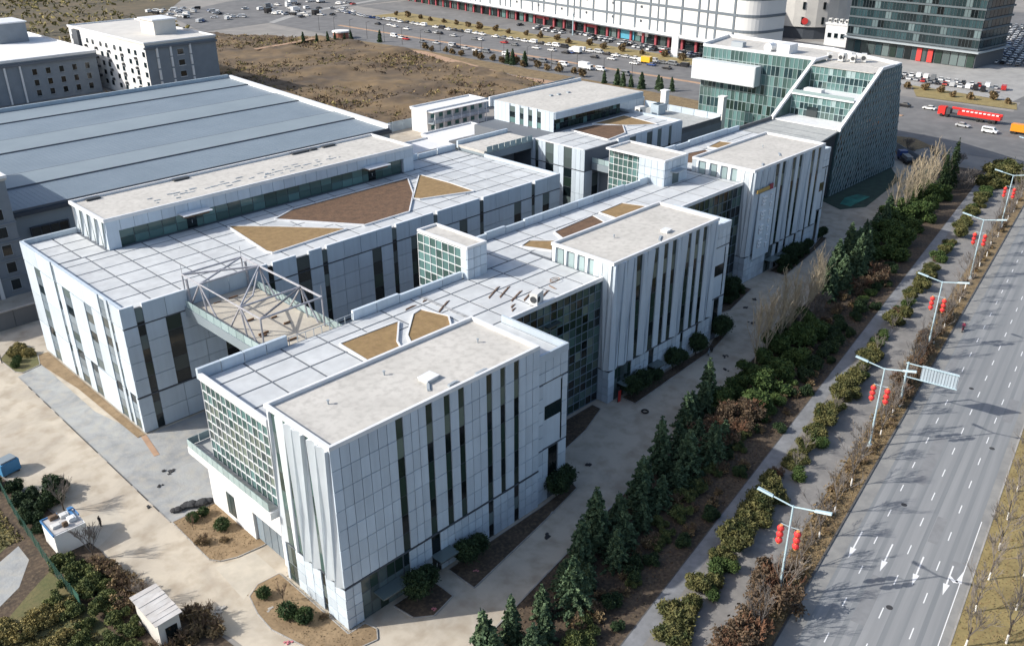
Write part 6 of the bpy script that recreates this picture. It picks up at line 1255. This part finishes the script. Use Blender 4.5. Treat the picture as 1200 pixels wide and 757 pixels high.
# ================================================================== VEHICLES
def car_mesh(paint, kind='car'):
    b = MB()
    if kind == 'car':
        pr = [(-2.25, .35), (2.25, .35), (2.3, .72), (1.2, .92), (-1.75, .98), (-2.3, .85)]; w0 = .9
        vs = [(x, -w0, z) for x, z in pr]+[(x, w0, z) for x, z in pr]; n = 6
        b.add(vs, [tuple(range(n)), tuple(range(n, 2*n))[::-1]]+[(k, n+k, n+(k+1) % n, (k+1) % n) for k in range(n)])
        lo = [(1.15, .93), (-1.75, .98)]; hi = [(.45, 1.42), (-1.15, 1.44)]
        vs = [(1.15, -.86, .9), (1.15, .86, .9), (-1.8, .86, .95), (-1.8, -.86, .95), (.4, -.68, 1.42), (.4, .68, 1.42), (-1.15, .68, 1.44), (-1.15, -.68, 1.44)]
        b.add(vs, [(0, 1, 5, 4), (1, 2, 6, 5), (2, 3, 7, 6), (3, 0, 4, 7)], 1); b.box(-1.15, .4, -.68, .68, 1.41, 1.48)
        ws = [(1.4, .84), (1.4, -.84), (-1.4, .84), (-1.4, -.84)]; wr = .33
    elif kind == 'van':
        pr = [(-2.4, .4), (2.4, .4), (2.45, .95), (1.75, 1.2), (1.25, 1.95), (-2.35, 2.0)]; vs = [(x, -.93, z) for x, z in pr]+[(x, .93, z) for x, z in pr]; n = 6
        b.add(vs, [tuple(range(n)), tuple(range(n, 2*n))[::-1]]+[(k, n+k, n+(k+1) % n, (k+1) % n) for k in range(n)])
        b.add([(1.79, -.8, 1.22), (1.79, .8, 1.22), (1.31, .8, 1.88), (1.31, -.8, 1.88)], [(0, 1, 2, 3)], 1); b.box(-2.0, 1.1, -.95, .95, 1.3, 1.75, 1)
        ws = [(1.5, .86), (1.5, -.86), (-1.5, .86), (-1.5, -.86)]; wr = .36
    else:  # box truck
        b.box(-3.6, 1.4, -1.15, 1.15, .9, 3.3); b.box(1.6, 3.3, -1.05, 1.05, .6, 2.4, 3); b.box(2.9, 3.34, -.95, .95, 1.5, 2.25, 1); b.box(-3.5, 3.2, -.5, .5, .5, .9, 2)
        ws = [(2.4, 1.0), (2.4, -1.0), (-2.2, 1.0), (-2.2, -1.0), (-3.0, 1.0), (-3.0, -1.0)]; wr = .48
    for x, y in ws: b.bar((x, y-.1, wr), (x, y+.1, wr), wr, 2, n=8)
    me = D.meshes.new(kind); me.from_pydata(b.v, [], b.f)
    for q in ('paint_'+paint, 'car_glass', 'tyre', 'paint_white'): me.materials.append(M[q])
    me.polygons.foreach_set('material_index', np.array(b.m, dtype=np.int32)); return me
_cars = {}
def car(x, y, rot, paint, place, group, kind='car', z=.06):
    if (paint, kind) not in _cars: _cars[(paint, kind)] = car_mesh(paint, kind)
    o = D.objects.new({'car': 'parked_car', 'van': 'van', 'truck': 'box_truck'}[kind], _cars[(paint, kind)]); COL.objects.link(o); o.location = (x, y, z); o.rotation_euler = (0, 0, rot)
    nm = {'car': 'car', 'van': 'van', 'truck': 'box truck'}[kind]; tag(o, '%s %s %s' % ({'fire': 'bright red'}.get(paint, paint), nm, place), {'truck': 'truck'}.get(nm.split()[-1], nm), group); return o
COLS = ['white']*11+['silver']*4+['black']*5+['grey']*3+['blue', 'red']
H2 = math.pi/2
for y in np.arange(172, 404, 5.7):
    if random.random() < .94: car(311+.03*(y-176)+random.uniform(-.5, .5), y, H2+random.choice([0, math.pi]), random.choice(COLS), 'parked along the mall side of the far road', 'cars parked on the mall side', random.choice(['car', 'car', 'car', 'van']))
for y in np.arange(180, 345, 6.6):
    if random.random() < .85: car(276+random.uniform(-1.5, 1.5), y+random.uniform(-2, 2), -H2, random.choice(COLS), 'on the field side of the far road', 'cars on the field side', random.choice(['car', 'car', 'van']))
for y in np.arange(176, 392, 10.5): car(302+random.uniform(-2, 2), y+random.uniform(-6, 6), H2, random.choice(COLS), 'driving on the mall side carriageway', 'cars driving past the mall', 'car')
car(305.5, 190, H2, 'yellow', 'driving past the mall, the only one with an orange-yellow body', None, 'truck'); car(275, 199.5, -H2, 'white', 'with a big white box, on the field side of the far road', None, 'truck'); car(305, 232, H2, 'white', 'on the mall side carriageway, behind the yellow truck', None, 'truck')
for k in range(64):
    y = 172+random.uniform(0, 150); x = 337+.168*(y-205)+random.choice([0, 6]); car(x+random.uniform(-.6, .6), y, random.uniform(-.1, .1), random.choice(COLS), 'parked in front of the mall arcade', 'cars in front of the mall', 'car')
for k in range(15): car(348+.3*k+random.uniform(-.4, .4), 52+3.1*k, .25, random.choice(COLS), 'parked in the front row before the dark office tower', 'cars in the front office row', random.choice(['car', 'van', 'car']))
for k in range(15): car(356+.3*k+random.uniform(-.4, .4), 50+3.2*k, .25, random.choice(COLS), 'parked in the back row before the dark office tower', 'cars in the back office row', random.choice(['car', 'van', 'car']))
P, F, MI = [], [], []; MATS = ['paint_white', 'paint_silver', 'paint_black', 'paint_grey', 'paint_blue', 'car_glass', 'tyre']
for r_ in range(20):
    for k in range(9):
        if random.random() > .9: continue
        x, y = 418+r_*7.0, 58+r_*1.6+k*3.2+random.uniform(-.3, .3)
        if r_ < 3: car(x, y, .15, random.choice(COLS), 'in the crowded car park beside the dark office tower', 'cars in the crowded car park', 'car'); continue
        c = random.choice(['white']*6+['silver', 'silver', 'black', 'grey', 'blue']); me = _cars.setdefault((c, 'car'), None) or _cars.__setitem__((c, 'car'), car_mesh(c)) or _cars[(c, 'car')]
        mx = Matrix.Translation((x, y, .06)) @ Matrix.Rotation(.15, 4, 'Z'); n0 = len(P); P += [tuple(mx @ v.co) for v in me.vertices]
        for q in me.polygons: F.append(tuple(n0+i for i in q.vertices)); MI.append((MATS.index('paint_'+c), 5, 6, 0)[q.material_index])
mesh(None, 'distant_cars', P, F, MATS, idx=MI, kind='stuff'); tag(D.objects['distant_cars'], 'mass of parked cars filling the car park beyond the dark office tower', 'cars')
for k in range(16): car(370+k*7, 26.0+k*2.3+random.uniform(-1, 1), .3, random.choice(['white', 'blue', 'silver', 'grey']), 'parked in a slanting row along the side road at the right edge', 'cars along the side road', 'car')
for k in range(9): car(300+random.uniform(-1, 1), 58+k*7+random.uniform(-1, 1), H2, random.choice(['white', 'white', 'silver', 'black']), 'on the far road right of the glass tower', 'cars right of the glass tower', random.choice(['car', 'van']))
for k in range(44): car(random.uniform(232, 266), random.uniform(470, 545), random.uniform(0, 3.1), random.choice(COLS), 'in the distant car park beyond the dormitories', 'cars beyond the dormitories', random.choice(['car', 'van']))
for k in range(44): car(random.uniform(284, 356), random.uniform(438, 520), random.choice([.2, .3, 1.8]), random.choice(COLS), 'on the distant road at the top of the photo', 'cars on the distant road', random.choice(['car', 'car', 'van', 'truck']))
for k in range(16): car(316+random.uniform(-1.5, 1.5)+k*.4, 402+k*3.4, random.uniform(.8, 1.2), random.choice(['white', 'silver', 'blue', 'white']), 'in the crowded row at the far end of the mall road', 'cars at the end of the mall road', 'car')
car(279.5, 29.0, -H2, 'white', 'at the junction right of the glass tower', None, 'van'); car(282, 38.5, -H2-.1, 'silver', 'just left of the white junction van, low and long', None, 'car')
car(284.5, 20.5, -H2, 'orange', 'cut off by the right edge at the junction', None, 'truck'); car(306, 24, .4, 'white', 'behind the long red truck, towards the right edge', None, 'car')
car(179.5, 18.2, rd(1, 0)[0]*0+2.2, 'white', 'half hidden by the bushes on the far drive', None, 'car', .02)
car(330, 30, .9, 'black', 'on the side road behind the yellow strip', None, 'car')
# long red crane truck on the far road
T = Root('crane_truck', 'long red truck with a low crane body on the far road', 'truck', (294, 41, .06), H2, local=True)
MB().box(-9, 6.0, -1.2, 1.2, .9, 1.4).make(T, 'chassis', 'rail_dark'); MB().box(-10.5, 3.6, -1.25, 1.25, 1.4, 2.7).make(T, 'body', 'paint_fire'); b = MB(); b.bar((-10.8, 0, 3.0), (6.0, 0, 3.3), .45, n=6); b.make(T, 'boom', 'paint_fire')
c = MB().box(-3.3+11.2, 10.4, -1.2, 1.2, .7, 3.4).make(T, 'cab', 'paint_fire'); MB().box(10.2, 10.46, -1.05, 1.05, 1.9, 3.1).make(T, 'window', 'car_glass', sub=c); MB().box(6.2, 7.6, -1.1, 1.1, 1.0, 3.0).make(T, 'engine', 'rail_dark')
for k in range(9): MB().box(-9.8+k*1.4, -8.9+k*1.4, -1.0, 1.0, 2.72, 3.05).make(T, 'load', 'paint_white')
for x in (9, 7.2, -3.2, -4.6, -7.2, -8.6):
    for y in (-1.05, 1.05): MB().bar((x, y-.18, .55), (x, y+.18, .55), .55, n=10).make(T, 'wheel', 'tyre')
# dark truck by the fence
T = Root('flatbed_truck', 'dark blue flatbed truck parked by the panel fence behind the glass tower', 'truck', (226.5, 34.5, .02), math.atan2(-8, -8.6), local=True)
c = MB().box(-4.2, -2.0, -1.15, 1.15, .6, 2.7).make(T, 'cab', 'paint_blue'); MB().box(-4.24, -4.15, -1.0, 1.0, 1.5, 2.4).make(T, 'window', 'car_glass', sub=c); MB().box(-1.8, 4.2, -1.2, 1.2, .9, 1.4).make(T, 'bed', 'paint_black'); MB().box(-1.2, 3.4, -.9, .9, 1.4, 2.3).make(T, 'load', 'paint_grey')
for x in (-3, 1.5, 3):
    for y in (-1.0, 1.0): MB().bar((x, y-.15, .5), (x, y+.15, .5), .5, n=10).make(T, 'wheel', 'tyre')
# round pavilion by the field
T = Root('pavilion', 'small round red and white building at the far corner of the field', 'building', (255, 357, 0), local=True); b = MB(); b.bar((0, 0, 0), (0, 0, 3.2), 4.2, n=16); b.make(T, 'wall', 'red_brick'); b = MB(); b.bar((0, 0, 3.22), (0, 0, 4.0), 4.7, n=16); b.make(T, 'roof', 'wall_white')
# electric scooters by the middle block
def scooter(x, y, rot, label, m_):
    T = Root('scooter', label, 'scooter', (x, y, .03), rot, local=True); b = MB(); b.box(-.6, .3, -.14, .14, .28, .5); b.box(-.65, -.05, -.16, .16, .5, .78); b.bar((.35, 0, .35), (.55, 0, 1.0), .07, n=5); b.make(T, 'body', m_)
    MB().bar((.52, -.32, 1.0), (.52, .32, 1.0), .03, n=5).make(T, 'handlebar', 'rail_dark')
    for q in (-.5, .62): MB().bar((q, -.06, .25), (q, .06, .25), .25, n=10).make(T, 'wheel', 'tyre')
    return T
scooter(82.6, 8.0, .5, 'pale scooter parked at the right end of the middle block', 'metal_pale'); scooter(84.2, 8.4, .6, 'dark scooter parked beside the pale one at the middle block', 'paint_black')

# ================================================================== PEOPLE
def person(x, y, rot, label, cloth, legs, pose, z=.02):
    """one continuous skinned body, with clothing colour by face height and a hair cap"""
    J = dict(pel=(0, 0, .95), sp=(0, 0, 1.2), ch=(.01, 0, 1.38), nk=(.0, 0, 1.5), hd=(.02, 0, 1.62), ht=(.02, 0, 1.72))
    E = [('pel', 'sp'), ('sp', 'ch'), ('ch', 'nk'), ('nk', 'hd'), ('hd', 'ht')]; Rr = dict(pel=.15, sp=.14, ch=.16, nk=.06, hd=.10, ht=.07)
    for s_, q in (('l', 1), ('r', -1)):
        if pose == 'stand': leg = [(0, q*.1, .9), (.03, q*.11, .5), (-.01, q*.11, .09), (.14, q*.12, .04)]; arm = [(0, q*.2, 1.42), (-.02, q*.25, 1.14), (.06, q*.24, .88), (.09, q*.23, .79)]
        else: leg = [(.05, q*.1, .92), (.42, q*.12, .86), (.40, q*.12, .45), (.54, q*.12, .42)]; arm = [(0, q*.2, 1.40), (.2, q*.26, 1.15), (.46, q*.26, 1.05), (.54, q*.25, 1.04)]
        for i, nm in enumerate(('hip', 'knee', 'ank', 'toe')): J[nm+s_] = leg[i]; Rr[nm+s_] = (.10, .075, .05, .045)[i]
        for i, nm in enumerate(('sh', 'el', 'wr', 'ha')): J[nm+s_] = arm[i]; Rr[nm+s_] = (.07, .055, .04, .035)[i]
        E += [('pel', 'hip'+s_), ('hip'+s_, 'knee'+s_), ('knee'+s_, 'ank'+s_), ('ank'+s_, 'toe'+s_), ('ch', 'sh'+s_), ('sh'+s_, 'el'+s_), ('el'+s_, 'wr'+s_), ('wr'+s_, 'ha'+s_)]
    ks = list(J); me = D.meshes.new('person'); me.from_pydata([J[k] for k in ks], [(ks.index(a), ks.index(b_)) for a, b_ in E], [])
    o = D.objects.new('person', me); COL.objects.link(o); sk = o.modifiers.new('skin', 'SKIN'); 
    for i, k in enumerate(ks): me.skin_vertices[0].data[i].radius = (Rr[k], Rr[k]); me.skin_vertices[0].data[i].use_root = (k == 'pel')
    sb = o.modifiers.new('smooth', 'SUBSURF'); sb.levels = sb.render_levels = 1
    dg = bpy.context.evaluated_depsgraph_get(); ev = D.meshes.new_from_object(o.evaluated_get(dg)); o.modifiers.clear(); o.data = ev
    ev.materials.clear()
    for q in (cloth, legs, 'skin', 'cloth_black'): ev.materials.append(M[q])
    for p in ev.polygons:
        c = p.center; p.material_index = 2 if c.z > 1.52 else (1 if c.z < .93 and pose == 'stand' or (pose != 'stand' and c.z < .98 and abs(c.y) < .2) else 0)
        if c.z > 1.66 or (c.z > 1.58 and c.x < -.01): p.material_index = 3
    for p in ev.polygons:
        if abs(p.center.y) > .2 and p.center.z < (.84 if pose == 'stand' else 0): p.material_index = 2
    o.location = (x, y, z); o.rotation_euler = (0, 0, rot); tag(o, label, 'person'); return o
person(-11.6, 37.4, .3, 'person in dark clothes standing on the yard beside the white cabin', 'cloth_black', 'cloth_black', 'stand')
px_, py_ = 122.9, -20.2
scooter(px_, py_, TH+math.pi, 'dark scooter ridden along the road kerb', 'cloth_maroon'); person(px_+.25, py_+.04, TH+math.pi, 'person in a maroon jacket riding a scooter by the kerb', 'cloth_maroon', 'cloth_black', 'ride', .0)
